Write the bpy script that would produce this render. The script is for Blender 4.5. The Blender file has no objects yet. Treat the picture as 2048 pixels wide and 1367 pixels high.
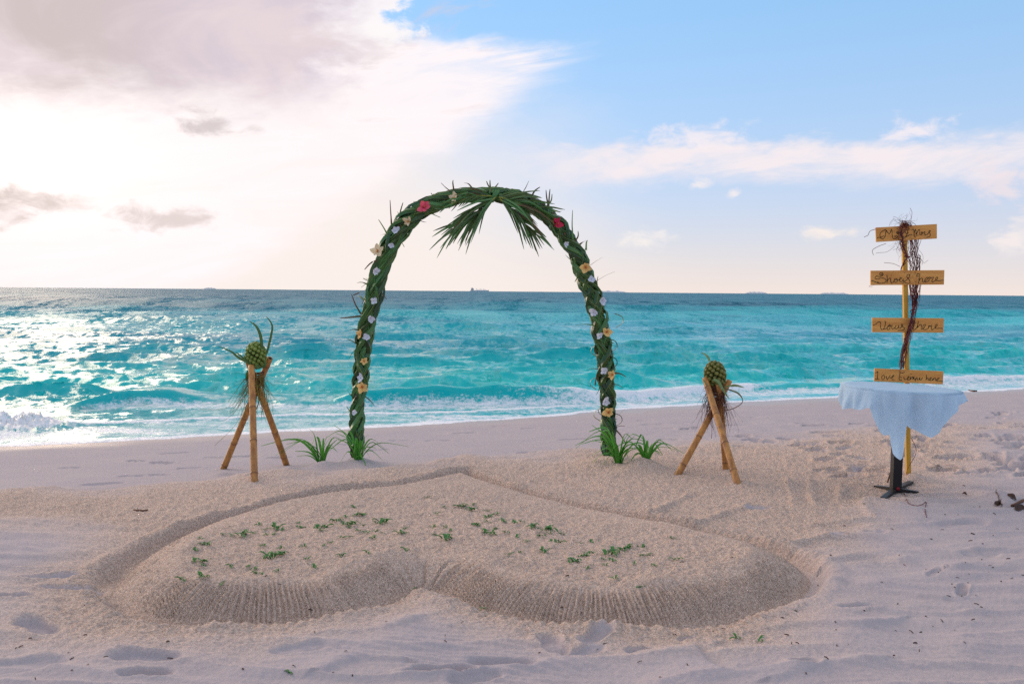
import bpy, math, random
import numpy as np
from mathutils import Vector, Matrix

random.seed(7)
rng = np.random.RandomState(11)
SC = bpy.context.scene
COL = SC.collection
D2R = math.radians

# ----------------------------------------------------------------- camera
FPX = 1991.0
CAMZ = 1.42
cam_d = bpy.data.cameras.new('camera')
cam = bpy.data.objects.new('camera', cam_d)
COL.objects.link(cam)
cam_d.sensor_width = 36.0
cam_d.lens = 35.0
cam_d.clip_start = 0.05
cam_d.clip_end = 60000
CAM_ROT = Matrix.Rotation(D2R(90 - 2.904), 3, 'X') @ Matrix.Rotation(0.0083, 3, 'Z')
cam.matrix_world = Matrix.Translation((0, 0, CAMZ)) @ CAM_ROT.to_4x4()
cam_d.dof.use_dof = True
cam_d.dof.focus_distance = 8.3
cam_d.dof.aperture_fstop = 7.0
SC.camera = cam


def ray(px, py):
    return CAM_ROT @ Vector(((px - 1024) / FPX, (683.5 - py) / FPX, -1))


def P(px, py, Y):
    d = ray(px, py)
    k = Y / d.y
    return Vector((d.x * k, Y, CAMZ + d.z * k))


def G(px, py, z=0.0):
    d = ray(px, py)
    k = (z - CAMZ) / d.z
    return Vector((d.x * k, d.y * k, z))


def AE(px, py):
    d = ray(px, py).normalized()
    return math.degrees(math.atan2(d.x, d.y)), math.degrees(math.asin(d.z))


# ----------------------------------------------------------------- node helper
class NT:
    def __init__(s, tree):
        s.t = tree
        s.n = tree.nodes
        s.l = tree.links

    def put(s, sock, v):
        if v is None:
            return
        if hasattr(v, 'is_output'):
            s.l.new(v, sock)
        elif isinstance(v, (tuple, list)) and len(v) == 3 and sock.type == 'RGBA':
            sock.default_value = (*v, 1)
        else:
            sock.default_value = v

    def node(s, typ, ins=None, **kw):
        n = s.n.new(typ)
        for k, v in kw.items():
            setattr(n, k, v)
        for k, v in (ins or {}).items():
            s.put(n.inputs[k], v)
        return n

    def m(s, op, a, b=None, c=None, clamp=False):
        n = s.n.new('ShaderNodeMath')
        n.operation = op
        n.use_clamp = clamp
        s.put(n.inputs[0], a)
        s.put(n.inputs[1], b)
        s.put(n.inputs[2], c)
        return n.outputs[0]

    def ss(s, v, a, b, lo=0.0, hi=1.0):
        n = s.n.new('ShaderNodeMapRange')
        n.interpolation_type = 'SMOOTHSTEP'
        if a > b:
            a, b, lo, hi = b, a, hi, lo
        s.put(n.inputs[0], v)
        for i, q in enumerate((a, b, lo, hi)):
            n.inputs[i + 1].default_value = q
        return n.outputs[0]

    def mix(s, f, a, b, mode='MIX'):
        n = s.n.new('ShaderNodeMix')
        n.data_type = 'RGBA'
        n.blend_type = mode
        s.put(n.inputs[0], f)
        s.put(n.inputs[6], a)
        s.put(n.inputs[7], b)
        return n.outputs[2]

    def noise(s, vec, scale, det=4, rough=0.55, dist=0.0):
        n = s.n.new('ShaderNodeTexNoise')
        s.put(n.inputs['Vector'], vec)
        n.inputs['Scale'].default_value = scale
        n.inputs['Detail'].default_value = det
        n.inputs['Roughness'].default_value = rough
        n.inputs['Distortion'].default_value = dist
        return n.outputs['Fac']

    def xyz(s, x, y, z=0.0):
        n = s.n.new('ShaderNodeCombineXYZ')
        s.put(n.inputs[0], x)
        s.put(n.inputs[1], y)
        s.put(n.inputs[2], z)
        return n.outputs[0]

    def attr(s, name):
        n = s.n.new('ShaderNodeAttribute')
        n.attribute_name = name
        return n.outputs['Fac']


# ----------------------------------------------------------------- world, sun, exposure
SUN_AZ, SUN_EL = -47.0, 15.0
GLOW_AZ = -27.0                               # where the cloud in front of the light is brightest
SKY_STR = 0.10
EXPOSURE = 1.25
SC.view_settings.view_transform = 'Standard'
SC.view_settings.look = 'None'
SC.view_settings.gamma = 1
SC.view_settings.use_curve_mapping = False
SC.view_settings.exposure = EXPOSURE
KDISP = 1.0 / (SKY_STR * 2 ** EXPOSURE)       # world value that shows as linear 1.0

world = bpy.data.worlds.new('World')
SC.world = world
world.use_nodes = True
W = NT(world.node_tree)
W.n.clear()


def lin(r, g, b, k=1.0):
    f = lambda c: (c / 12.92 if c <= .04045 else ((c + .055) / 1.055) ** 2.4)
    return tuple(f(c / 255) * k for c in (r, g, b))


def skyc(r, g, b, k=1.0):
    return lin(r, g, b, k * KDISP)


def build_sky():
    sky = W.node('ShaderNodeTexSky', sky_type='NISHITA', sun_disc=False,
                 sun_elevation=D2R(SUN_EL), sun_rotation=D2R(SUN_AZ),
                 air_density=1.0, dust_density=0.6, ozone_density=2.0)
    tc = W.node('ShaderNodeTexCoord')
    sep = W.node('ShaderNodeSeparateXYZ', {0: tc.outputs['Generated']})
    x, y, z = sep.outputs
    A = W.m('MULTIPLY', W.m('ARCTAN2', x, y), 180 / math.pi)
    E = W.m('MULTIPLY', W.m('ARCSINE', z), 180 / math.pi)
    Ec = W.m('MAXIMUM', E, 0.0)
    Araw = A
    A = W.m('ADD', W.m('ABSOLUTE', W.m('SUBTRACT', Araw, GLOW_AZ)), GLOW_AZ)     # the cloud bank lies round this azimuth
    # clear air: the Nishita sky, pulled to the photograph's saturated blue, whitening to the horizon
    base = W.mix(1.0, sky.outputs[0], (0.62, 0.98, 1.35), 'MULTIPLY')
    base = W.mix(0.75, base, skyc(124, 191, 236))
    haze = W.m('POWER', 2.718, W.m('MULTIPLY', Ec, -1 / 9.3))
    hz = W.mix(W.ss(E, 0.0, 6.0), skyc(244, 229, 222), skyc(232, 220, 230))
    base = W.mix(haze, base, hz)
    # thin white cloud added overhead and behind the camera to lift the ambient light
    n3d = W.noise(tc.outputs['Generated'], 3.2, 7, .6, .5)
    base = W.mix(W.m('MULTIPLY', W.ss(n3d, .36, .56), W.ss(E, 15.0, 34.0, 0, .92)), base, skyc(252, 240, 236))
    # noise fields in azimuth / elevation
    def nz(sx, sy, shear, seed, det=6, rough=.58, dist=0.0):
        yy = W.m('ADD', W.m('MULTIPLY', E, sy), W.m('MULTIPLY', Araw, shear))
        return W.noise(W.xyz(W.m('MULTIPLY', Araw, sx), yy, seed), 1.0, det, rough, dist)
    n_big = nz(.07, .16, .0, 3.1)
    n_str = nz(.11, .52, -.06, 7.7, 9, .62, .9)
    n_bil = nz(.10, .24, -.02, 2.2, 8, .58, .7)
    n_fine = nz(.38, .95, -.08, 1.3, 8, .6, .3)
    n_puff = nz(.5, .95, 0, 5.9, 9, .62, .4)
    jit = W.m('SUBTRACT', n_fine, .5)
    jbig = W.m('SUBTRACT', n_big, .5)
    # broad bright veil of thin cloud round the hidden sun
    veil_edge = W.m('ADD', W.m('ADD', A, W.m('MULTIPLY', E, .55)), W.m('MULTIPLY', jbig, 14))
    veil_edge = W.m('ADD', veil_edge, W.m('MULTIPLY', W.m('MAXIMUM', W.m('SUBTRACT', E, 11.0), 0.0), 2.6))
    veil = W.ss(veil_edge, 13.0, -6.0)
    base = W.mix(W.m('MULTIPLY', veil, .93), base, skyc(253, 242, 236, .98))
    # feathered cirrus that runs out of the bank to the right
    ci_top = W.m('ADD', W.m('ADD', E, W.m('MULTIPLY', jit, 1.6)), W.m('MULTIPLY', A, .02))
    ci = W.m('MULTIPLY', W.ss(ci_top, 14.3, 13.1), W.ss(W.m('ADD', W.m('ADD', E, W.m('MULTIPLY', A, -.62)), W.m('MULTIPLY', jit, 3)), 9.2, 12.2))
    n_wsp = nz(.10, 1.5, -.22, 9.4, 8, .62, .5)
    ci = W.m('MULTIPLY', ci, W.ss(W.m('ADD', W.m('ADD', A, W.m('MULTIPLY', jit, 6)), W.m('MULTIPLY', W.m('SUBTRACT', n_wsp, .5), 16)), 6.4, -3.5))
    ci = W.m('MULTIPLY', ci, W.ss(n_str, .22, .62, .45, 1.0))
    base = W.mix(ci, base, skyc(255, 246, 248, 1.02))
    # the low bands of white cirrus on the right
    mid = W.m('ADD', W.m('ADD', 7.4, W.m('MULTIPLY', jbig, 3.0)), W.m('MULTIPLY', A, .012))
    off = W.m('SUBTRACT', E, mid)
    band = W.m('MULTIPLY', W.ss(W.m('ADD', off, W.m('MULTIPLY', jit, 2.6)), 1.25, .1), W.ss(W.m('ADD', off, W.m('MULTIPLY', jit, 1.8)), -2.0, -.5))
    band = W.m('MULTIPLY', band, W.ss(A, -2.0, 5.0))
    band = W.m('MULTIPLY', band, W.ss(n_str, .3, .58, .35, .95))
    base = W.mix(band, base, skyc(249, 238, 240))
    # upper left bank: lilac grey underside with a bright ragged rim
    bk = W.m('ADD', W.m('SUBTRACT', E, W.m('MULTIPLY', A, -.03)), W.m('MULTIPLY', jit, 3.5))
    bk = W.m('ADD', bk, W.m('MULTIPLY', jbig, 4))
    bank_low = W.ss(bk, 8.0, 11.6)
    bk_r = W.m('ADD', W.m('ADD', A, W.m('ADD', W.m('MULTIPLY', jit, 6), W.m('MULTIPLY', W.m('SUBTRACT', n_puff, .5), 6))), W.m('MULTIPLY', W.m('SUBTRACT', E, 14.0), -.35))
    bank = W.m('MULTIPLY', W.ss(bk_r, -5.6, -7.6), W.ss(W.m('ADD', E, W.m('MULTIPLY', jit, 2.0)), 12.0, 14.0))
    base = W.mix(W.m('MULTIPLY', bank, .97), base, skyc(253, 247, 249))
    shade = W.m('MULTIPLY', bank_low, W.ss(bk_r, -7.2, -12.5))
    shade = W.m('MULTIPLY', shade, W.ss(n_bil, .2, .6, .8, 1.0))
    lil = W.mix(W.ss(A, -25, -13), skyc(203, 187, 186), skyc(210, 197, 212))
    lil = W.mix(W.ss(n_bil, .38, .66), lil, skyc(230, 214, 218))
    base = W.mix(W.m('MULTIPLY', shade, .95), base, lil)
    # grey streaks inside the veil
    st = W.m('MULTIPLY', W.ss(n_str, .56, .74), W.m('MULTIPLY', W.ss(E, 7.5, 10.0), W.ss(A, 4.0, -4.0)))
    st = W.m('MULTIPLY', st, W.ss(A, -22.0, -13.0))
    base = W.mix(W.m('MULTIPLY', st, .55), base, skyc(222, 208, 212))
    # glow of the sun behind the thin cloud: brighter than the film can hold
    ax = W.m('SUBTRACT', Araw, GLOW_AZ)
    ay = W.m('SUBTRACT', E, 6.5)
    d2 = W.m('ADD', W.m('MULTIPLY', W.m('MULTIPLY', ax, ax), 1 / 60.0), W.m('MULTIPLY', W.m('MULTIPLY', ay, ay), 1 / 16.0))
    glow = W.m('POWER', 2.718, W.m('MULTIPLY', d2, -1.0))
    base = W.mix(W.m('MULTIPLY', glow, W.m('SUBTRACT', 1.0, shade)), base, skyc(255, 222, 180, .16), 'ADD')
    d3 = W.m('ADD', W.m('MULTIPLY', W.m('MULTIPLY', ax, ax), 1 / 420.0), W.m('MULTIPLY', W.m('MULTIPLY', ay, ay), 1 / 60.0))
    glow2 = W.m('POWER', 2.718, W.m('MULTIPLY', d3, -1.0))
    base = W.mix(W.m('MULTIPLY', glow2, W.m('SUBTRACT', 1.0, shade)), base, skyc(255, 206, 160, .05), 'ADD')
    # single small clouds: (azimuth, elevation, half width, half height, colour, amount)
    def puff(px, py, wx, wy, col, amt, hard=-.1):
        nonlocal base
        a0, e0 = AE(px, py)
        wx, wy = wx / 34.7, wy / 34.7
        dx = W.m('MULTIPLY', W.m('SUBTRACT', Araw, a0), 1 / wx)
        dy = W.m('MULTIPLY', W.m('SUBTRACT', E, e0), 1 / wy)
        r = W.m('SQRT', W.m('ADD', W.m('MULTIPLY', dx, dx), W.m('MULTIPLY', dy, dy)))
        r = W.m('ADD', r, W.m('MULTIPLY', W.m('SUBTRACT', n_puff, .5), 4.2))
        base = W.mix(W.m('MULTIPLY', W.ss(r, 1.15, hard), amt), base, col)
    puff(10, 408, 95, 34, skyc(206, 188, 182), .75)
    puff(130, 412, 80, 20, skyc(232, 216, 210), .55)
    puff(335, 436, 90, 28, skyc(216, 200, 194), .7)
    puff(412, 252, 62, 24, skyc(208, 196, 196), .8)
    puff(510, 258, 24, 12, skyc(226, 214, 214), .6)
    puff(1655, 466, 60, 20, skyc(252, 240, 232), .9)
    puff(1290, 480, 60, 22, skyc(252, 244, 238), .85)
    puff(1392, 370, 36, 12, skyc(252, 242, 240), .8)
    puff(1470, 384, 16, 14, skyc(250, 240, 240), .8)
    puff(2025, 480, 40, 34, skyc(252, 240, 236), .75)
    puff(2010, 365, 75, 45, skyc(246, 230, 232), .7)
    puff(1825, 262, 70, 26, skyc(250, 240, 244), .85)
    puff(1390, 285, 120, 34, skyc(250, 240, 244), .8)
    puff(775, 60, 60, 46, skyc(255, 250, 250), .9)
    bg = W.node('ShaderNodeBackground', {'Color': base, 'Strength': SKY_STR})
    out = W.node('ShaderNodeOutputWorld')
    W.l.new(bg.outputs[0], out.inputs[0])


build_sky()

sun_d = bpy.data.lights.new('sun', 'SUN')
sun_d.energy = 1.15
sun_d.angle = D2R(50)
sun_d.color = (1.0, 0.76, 0.56)
sun = bpy.data.objects.new('sun', sun_d)
COL.objects.link(sun)
sdir = Vector((math.sin(D2R(SUN_AZ)) * math.cos(D2R(SUN_EL)), math.cos(D2R(SUN_AZ)) * math.cos(D2R(SUN_EL)), math.sin(D2R(SUN_EL))))
sun.rotation_euler = sdir.to_track_quat('Z', 'Y').to_euler()
SC.cycles.use_denoising = False


# ----------------------------------------------------------------- materials
def material(name, col, rough=.6, var=None, vscale=20, vamt=1.0, bump=0.0, bscale=60, spec=.3, attr=None, acol=None, trans=0.0, stretch=None, coord='Object', det=4, rand=0, rcol=None):
    """col -> var by noise; attr mixes to acol; optional fine bump and thin-leaf translucency"""
    m = bpy.data.materials.new(name)
    m.use_nodes = True
    N = NT(m.node_tree)
    b = m.node_tree.nodes['Principled BSDF']
    tc = N.node('ShaderNodeTexCoord').outputs[coord]
    if stretch:
        tc = N.node('ShaderNodeMapping', {0: tc, 3: stretch}).outputs[0]
    c = col
    if var:
        f = N.ss(N.noise(tc, vscale, det), .3, .7, 0, vamt)
        c = N.mix(f, col, var)
    if attr:
        c = N.mix(N.attr(attr), c, acol)
    if rand:
        oi = N.node('ShaderNodeObjectInfo').outputs['Random']
        c = N.mix(N.ss(oi, .35, 1.0, 0, rand), c, rcol)
        c = N.mix(1.0, c, N.mix(N.ss(oi, 0, .45), (.45, .5, .45), (1, 1, 1)), 'MULTIPLY')
    N.put(b.inputs['Base Color'], c)
    b.inputs['Roughness'].default_value = rough
    b.inputs['Specular IOR Level'].default_value = spec
    if bump:
        bp = N.node('ShaderNodeBump', {'Height': N.noise(tc, bscale, 4), 'Strength': 1.0, 'Distance': bump})
        N.l.new(bp.outputs[0], b.inputs['Normal'])
    if trans:
        tr = N.node('ShaderNodeBsdfTranslucent')
        N.put(tr.inputs[0], c)
        mx = N.node('ShaderNodeMixShader', {0: trans})
        N.l.new(b.outputs[0], mx.inputs[1])
        N.l.new(tr.outputs[0], mx.inputs[2])
        N.l.new(mx.outputs[0], m.node_tree.nodes['Material Output'].inputs[0])
    return m


# ----------------------------------------------------------------- mesh helpers
ORG = {}


class MB:
    def __init__(s):
        s.v, s.f, s.a = [], [], []

    def add(s, vs, fs, att=None):
        o = len(s.v)
        s.v += [tuple(v) for v in vs]
        s.f += [tuple(i + o for i in f) for f in fs]
        s.a += list(att) if att is not None else [0.0] * len(vs)

    def mesh(s, name, org=(0, 0, 0), smooth=True):
        me = bpy.data.meshes.new(name)
        ox, oy, oz = org
        me.from_pydata([(x - ox, y - oy, z - oz) for x, y, z in s.v], [], s.f)
        if any(s.a):
            at = me.attributes.new('tint', 'FLOAT', 'POINT')
            at.data.foreach_set('value', np.array(s.a, dtype=np.float32))
        if smooth:
            me.polygons.foreach_set('use_smooth', np.ones(len(me.polygons), dtype=bool))
        me.update()
        return me

    def build(s, name, mat, parent=None, smooth=True, org=None):
        if org is None:
            org = ORG.get(parent.name, (0, 0, 0)) if parent else (0, 0, 0)
        o = link(name, s.mesh(name, org, smooth), mat, parent)
        ORG[o.name] = tuple(org)
        return o


def link(name, me, mat=None, parent=None):
    if mat and not me.materials:
        me.materials.append(mat)
    o = bpy.data.objects.new(name, me)
    COL.objects.link(o)
    if parent:
        o.parent = parent
    return o


def thing(name, loc, label, cat, group=None):
    o = bpy.data.objects.new(name, None)
    o.empty_display_size = .1
    COL.objects.link(o)
    o.location = loc
    ORG[o.name] = tuple(loc)
    tag(o, label, cat, group)
    return o


def tag(o, label, cat, group=None):
    o['label'] = label
    o['category'] = cat
    if group:
        o['group'] = group


def frame_of(t, ref=Vector((0, 0, 1))):
    t = t.normalized()
    if abs(t.dot(ref)) > .95:
        ref = Vector((0, 1, 0)) if abs(t.y) < .9 else Vector((1, 0, 0))
    u = t.cross(ref).normalized()
    return u, u.cross(t).normalized()


def tube(mb, pts, rad, sides=8, cap=True, att=None):
    pts = [Vector(p) for p in pts]
    n = len(pts)
    rs = rad if isinstance(rad, (list, tuple)) else [rad] * n
    vs, at = [], []
    for i, p in enumerate(pts):
        t = pts[min(i + 1, n - 1)] - pts[max(i - 1, 0)]
        u, w = frame_of(t)
        for k in range(sides):
            a = 2 * math.pi * k / sides
            vs.append(p + (u * math.cos(a) + w * math.sin(a)) * rs[i])
            at.append(att[i] if att else 0.0)
    fs = [(i * sides + k, i * sides + (k + 1) % sides, (i + 1) * sides + (k + 1) % sides, (i + 1) * sides + k) for i in range(n - 1) for k in range(sides)]
    if cap:
        fs.append(tuple(range(sides))[::-1])
        fs.append(tuple((n - 1) * sides + k for k in range(sides)))
    mb.add(vs, fs, at)


def blade(mb, pts, width, side=None, fold=.25, ridge=1.0):
    """a leaf strip with a folded midrib: three vertices across"""
    pts = [Vector(p) for p in pts]
    n = len(pts)
    vs, at = [], []
    for i, p in enumerate(pts):
        t = (pts[min(i + 1, n - 1)] - pts[max(i - 1, 0)]).normalized()
        sd = Vector(side) if side is not None else None
        if sd is None:
            sd = t.cross(Vector((0, 0, 1)))
            if sd.length < .15:
                sd = Vector((1, 0, 0))
        sd = (sd - t * sd.dot(t)).normalized()
        nn = sd.cross(t).normalized()
        w = width[i] if isinstance(width, (list, tuple)) else width
        vs += [p - sd * w * .5 + nn * fold * w, p, p + sd * w * .5 + nn * fold * w]
        at += [0, ridge, 0]
    fs = []
    for i in range(n - 1):
        a = 3 * i
        fs += [(a, a + 1, a + 4, a + 3), (a + 1, a + 2, a + 5, a + 4)]
    mb.add(vs, fs, at)


def box(mb, c, sx, sy, sz, M=None):
    vs = []
    for i in (-1, 1):
        for j in (-1, 1):
            for k in (-1, 1):
                v = Vector((i * sx / 2, j * sy / 2, k * sz / 2))
                vs.append((M @ v if M else v) + Vector(c))
    mb.add(vs, [(0, 1, 3, 2), (4, 6, 7, 5), (0, 4, 5, 1), (2, 3, 7, 6), (0, 2, 6, 4), (1, 5, 7, 3)])


def spline(pts, sub=5):
    pts = [Vector(p) for p in pts]
    if len(pts) < 3:
        return pts
    out = []
    for i in range(len(pts) - 1):
        p0 = pts[max(i - 1, 0)]
        p1, p2 = pts[i], pts[i + 1]
        p3 = pts[min(i + 2, len(pts) - 1)]
        for k in range(sub):
            t = k / sub
            out.append(.5 * ((2 * p1) + (p2 - p0) * t + (2 * p0 - 5 * p1 + 4 * p2 - p3) * t * t + (3 * p1 - p0 - 3 * p2 + p3) * t ** 3))
    out.append(pts[-1])
    return out


# ----------------------------------------------------------------- numpy noise
def perlin(x, y, seed):
    r = np.random.RandomState(seed)
    perm = r.permutation(256).astype(np.int32)
    ang = (r.rand(256) * 2 * np.pi).astype(np.float32)
    gx, gy = np.cos(ang), np.sin(ang)
    x0, y0 = np.floor(x), np.floor(y)
    fx, fy = (x - x0).astype(np.float32), (y - y0).astype(np.float32)
    xi, yi = x0.astype(np.int32), y0.astype(np.int32)
    def g(dx, dy):
        h = perm[(perm[(xi + dx) & 255] + yi + dy) & 255]
        return gx[h] * (fx - dx) + gy[h] * (fy - dy)
    u = fx * fx * fx * (fx * (fx * 6 - 15) + 10)
    v = fy * fy * fy * (fy * (fy * 6 - 15) + 10)
    a = g(0, 0) * (1 - u) + g(1, 0) * u
    b = g(0, 1) * (1 - u) + g(1, 1) * u
    return (a * (1 - v) + b * v) * 1.4


def sstep(a, b, v):
    t = np.clip((v - a) / (b - a), 0, 1)
    return t * t * (3 - 2 * t)


# ----------------------------------------------------------------- the beach surface
WATER_Z = -0.40


def inland(x, y):
    return (x + 6.1) * .427 - (y - 11.8) * .904


HEART_PX = [(925, 950), (850, 966), (780, 980), (715, 988), (650, 998), (570, 1014), (500, 1032), (440, 1049), (385, 1069), (330, 1095), (285, 1120), (250, 1147),
            (232, 1175), (236, 1200), (262, 1220), (310, 1236), (370, 1247), (440, 1252), (510, 1250), (580, 1244), (650, 1236), (715, 1222), (770, 1203), (815, 1186),
            (842, 1178), (868, 1182), (905, 1198), (960, 1216), (1030, 1233), (1100, 1245), (1180, 1252), (1260, 1254), (1340, 1250), (1420, 1240), (1500, 1224), (1565, 1203),
            (1610, 1180), (1622, 1158), (1605, 1138), (1565, 1117), (1510, 1100), (1440, 1083), (1360, 1063), (1280, 1045), (1190, 1024), (1100, 1004), (1030, 985), (970, 967)]
_hp = spline([G(a, b, -.03) for a, b in HEART_PX] + [G(925, 950, -.03)], 3)
HEART = np.array([(p.x, p.y) for p in _hp])


def heart_sd(x, y):
    """signed distance to the heart outline (negative inside) and arc length of the nearest point"""
    best = np.full(x.shape, 1e9)
    arc = np.zeros(x.shape)
    inside = np.zeros(x.shape, bool)
    s0 = 0.0
    for i in range(len(HEART) - 1):
        ax, ay = HEART[i]
        bx, by = HEART[i + 1]
        dx, dy = bx - ax, by - ay
        L2 = dx * dx + dy * dy
        if L2 < 1e-12:
            continue
        t = np.clip(((x - ax) * dx + (y - ay) * dy) / L2, 0, 1)
        d = (x - ax - t * dx) ** 2 + (y - ay - t * dy) ** 2
        k = d < best
        best = np.where(k, d, best)
        L = math.sqrt(L2)
        arc = np.where(k, s0 + t * L, arc)
        s0 += L
        c = ((ay > y) != (by > y))
        with np.errstate(divide='ignore', invalid='ignore'):
            xx = (bx - ax) * (y - ay) / (by - ay + 1e-12) + ax
        inside ^= c & (x < xx)
    d = np.sqrt(best)
    return np.where(inside, -d, d), arc


# footprints: x, y, angle, length, width, depth
PRINTS = []


def fp(px, py, ang, ln=.27, wd=.10, dep=.022):
    g = G(px, py, 0)
    PRINTS.append((g.x, g.y, D2R(ang), ln, wd, dep))


for a in [(100, 1152, 12), (138, 1174, 4, .30), (75, 1250, -40, .30, .13, .035), (290, 1316, -8, .30, .12, .03), (290, 1350, -5, .2, .12, .03), (1106, 1290, -75, .24, .12, .03), (1196, 1272, 60, .24, .12, .03),
          (1165, 1305, 40, .22, .10, .02), (1010, 1327, -5, .27, .10, .025), (880, 1343, 12, .26, .10, .03), (950, 1355, 25, .2, .1, .02), (1375, 1275, 20, .09, .06, .02), (1280, 1302, 20, .12, .07, .02),
          (1610, 1326, 10, .12, .08, .02), (1715, 1215, 15, .2, .08, .015), (1690, 1075, 10, .2, .08, .012), (1750, 1068, -5, .14, .07, .012), (1520, 1015, 5, .2, .1, .015), (1925, 1050, 15, .35, .16, .025),
          (2000, 1108, 10, .3, .14, .02), (1960, 1115, -10, .2, .1, .02), (600, 1300, 10, .22, .1, .012), (1925, 1182, 60, .22, .06, .02), (1870, 1150, 50, .2, .06, .012), (12, 1195, 5, .25, .1, .03), (15, 1330, 20, .4, .2, .02)]:
    fp(*a)
_pr = random.Random(4)


def beach_pt(px, py):
    p = G(px, py, -.1)
    for _ in range(6):
        t = inland(p.x, p.y)
        z = -.074 * max(0, 5.4 - t)
        p = G(px, py, z)
    return p


for px, py in [(320, 938), (325, 915), (265, 940), (275, 912), (205, 955), (60, 970), (380, 925), (140, 925), (350, 897), (490, 903), (560, 905), (430, 905), (700, 880), (800, 872), (760, 890), (880, 872), (640, 890), (1000, 845), (1060, 850), (930, 858),
               (1060, 897), (1150, 872), (1330, 855), (1310, 848), (1340, 876), (1290, 840), (1230, 862), (1500, 835), (1480, 850), (1530, 880), (1490, 893)]:
    g = beach_pt(px, py)
    PRINTS.append((g.x, g.y, D2R(_pr.uniform(-25, 25)), _pr.uniform(.2, .34), _pr.uniform(.10, .17), _pr.uniform(.018, .04)))
for _ in range(185):
    px = _pr.uniform(1380, 2150)
    py = _pr.uniform(800, 955)
    if py < 845 - (px - 1200) * .055 + 20:
        continue
    if px < 1650 and py > 900:
        continue
    g = beach_pt(px, py)
    PRINTS.append((g.x, g.y, D2R(_pr.uniform(-50, 50)), _pr.uniform(.16, .34), _pr.uniform(.10, .2), _pr.uniform(.03, .08)))


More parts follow.
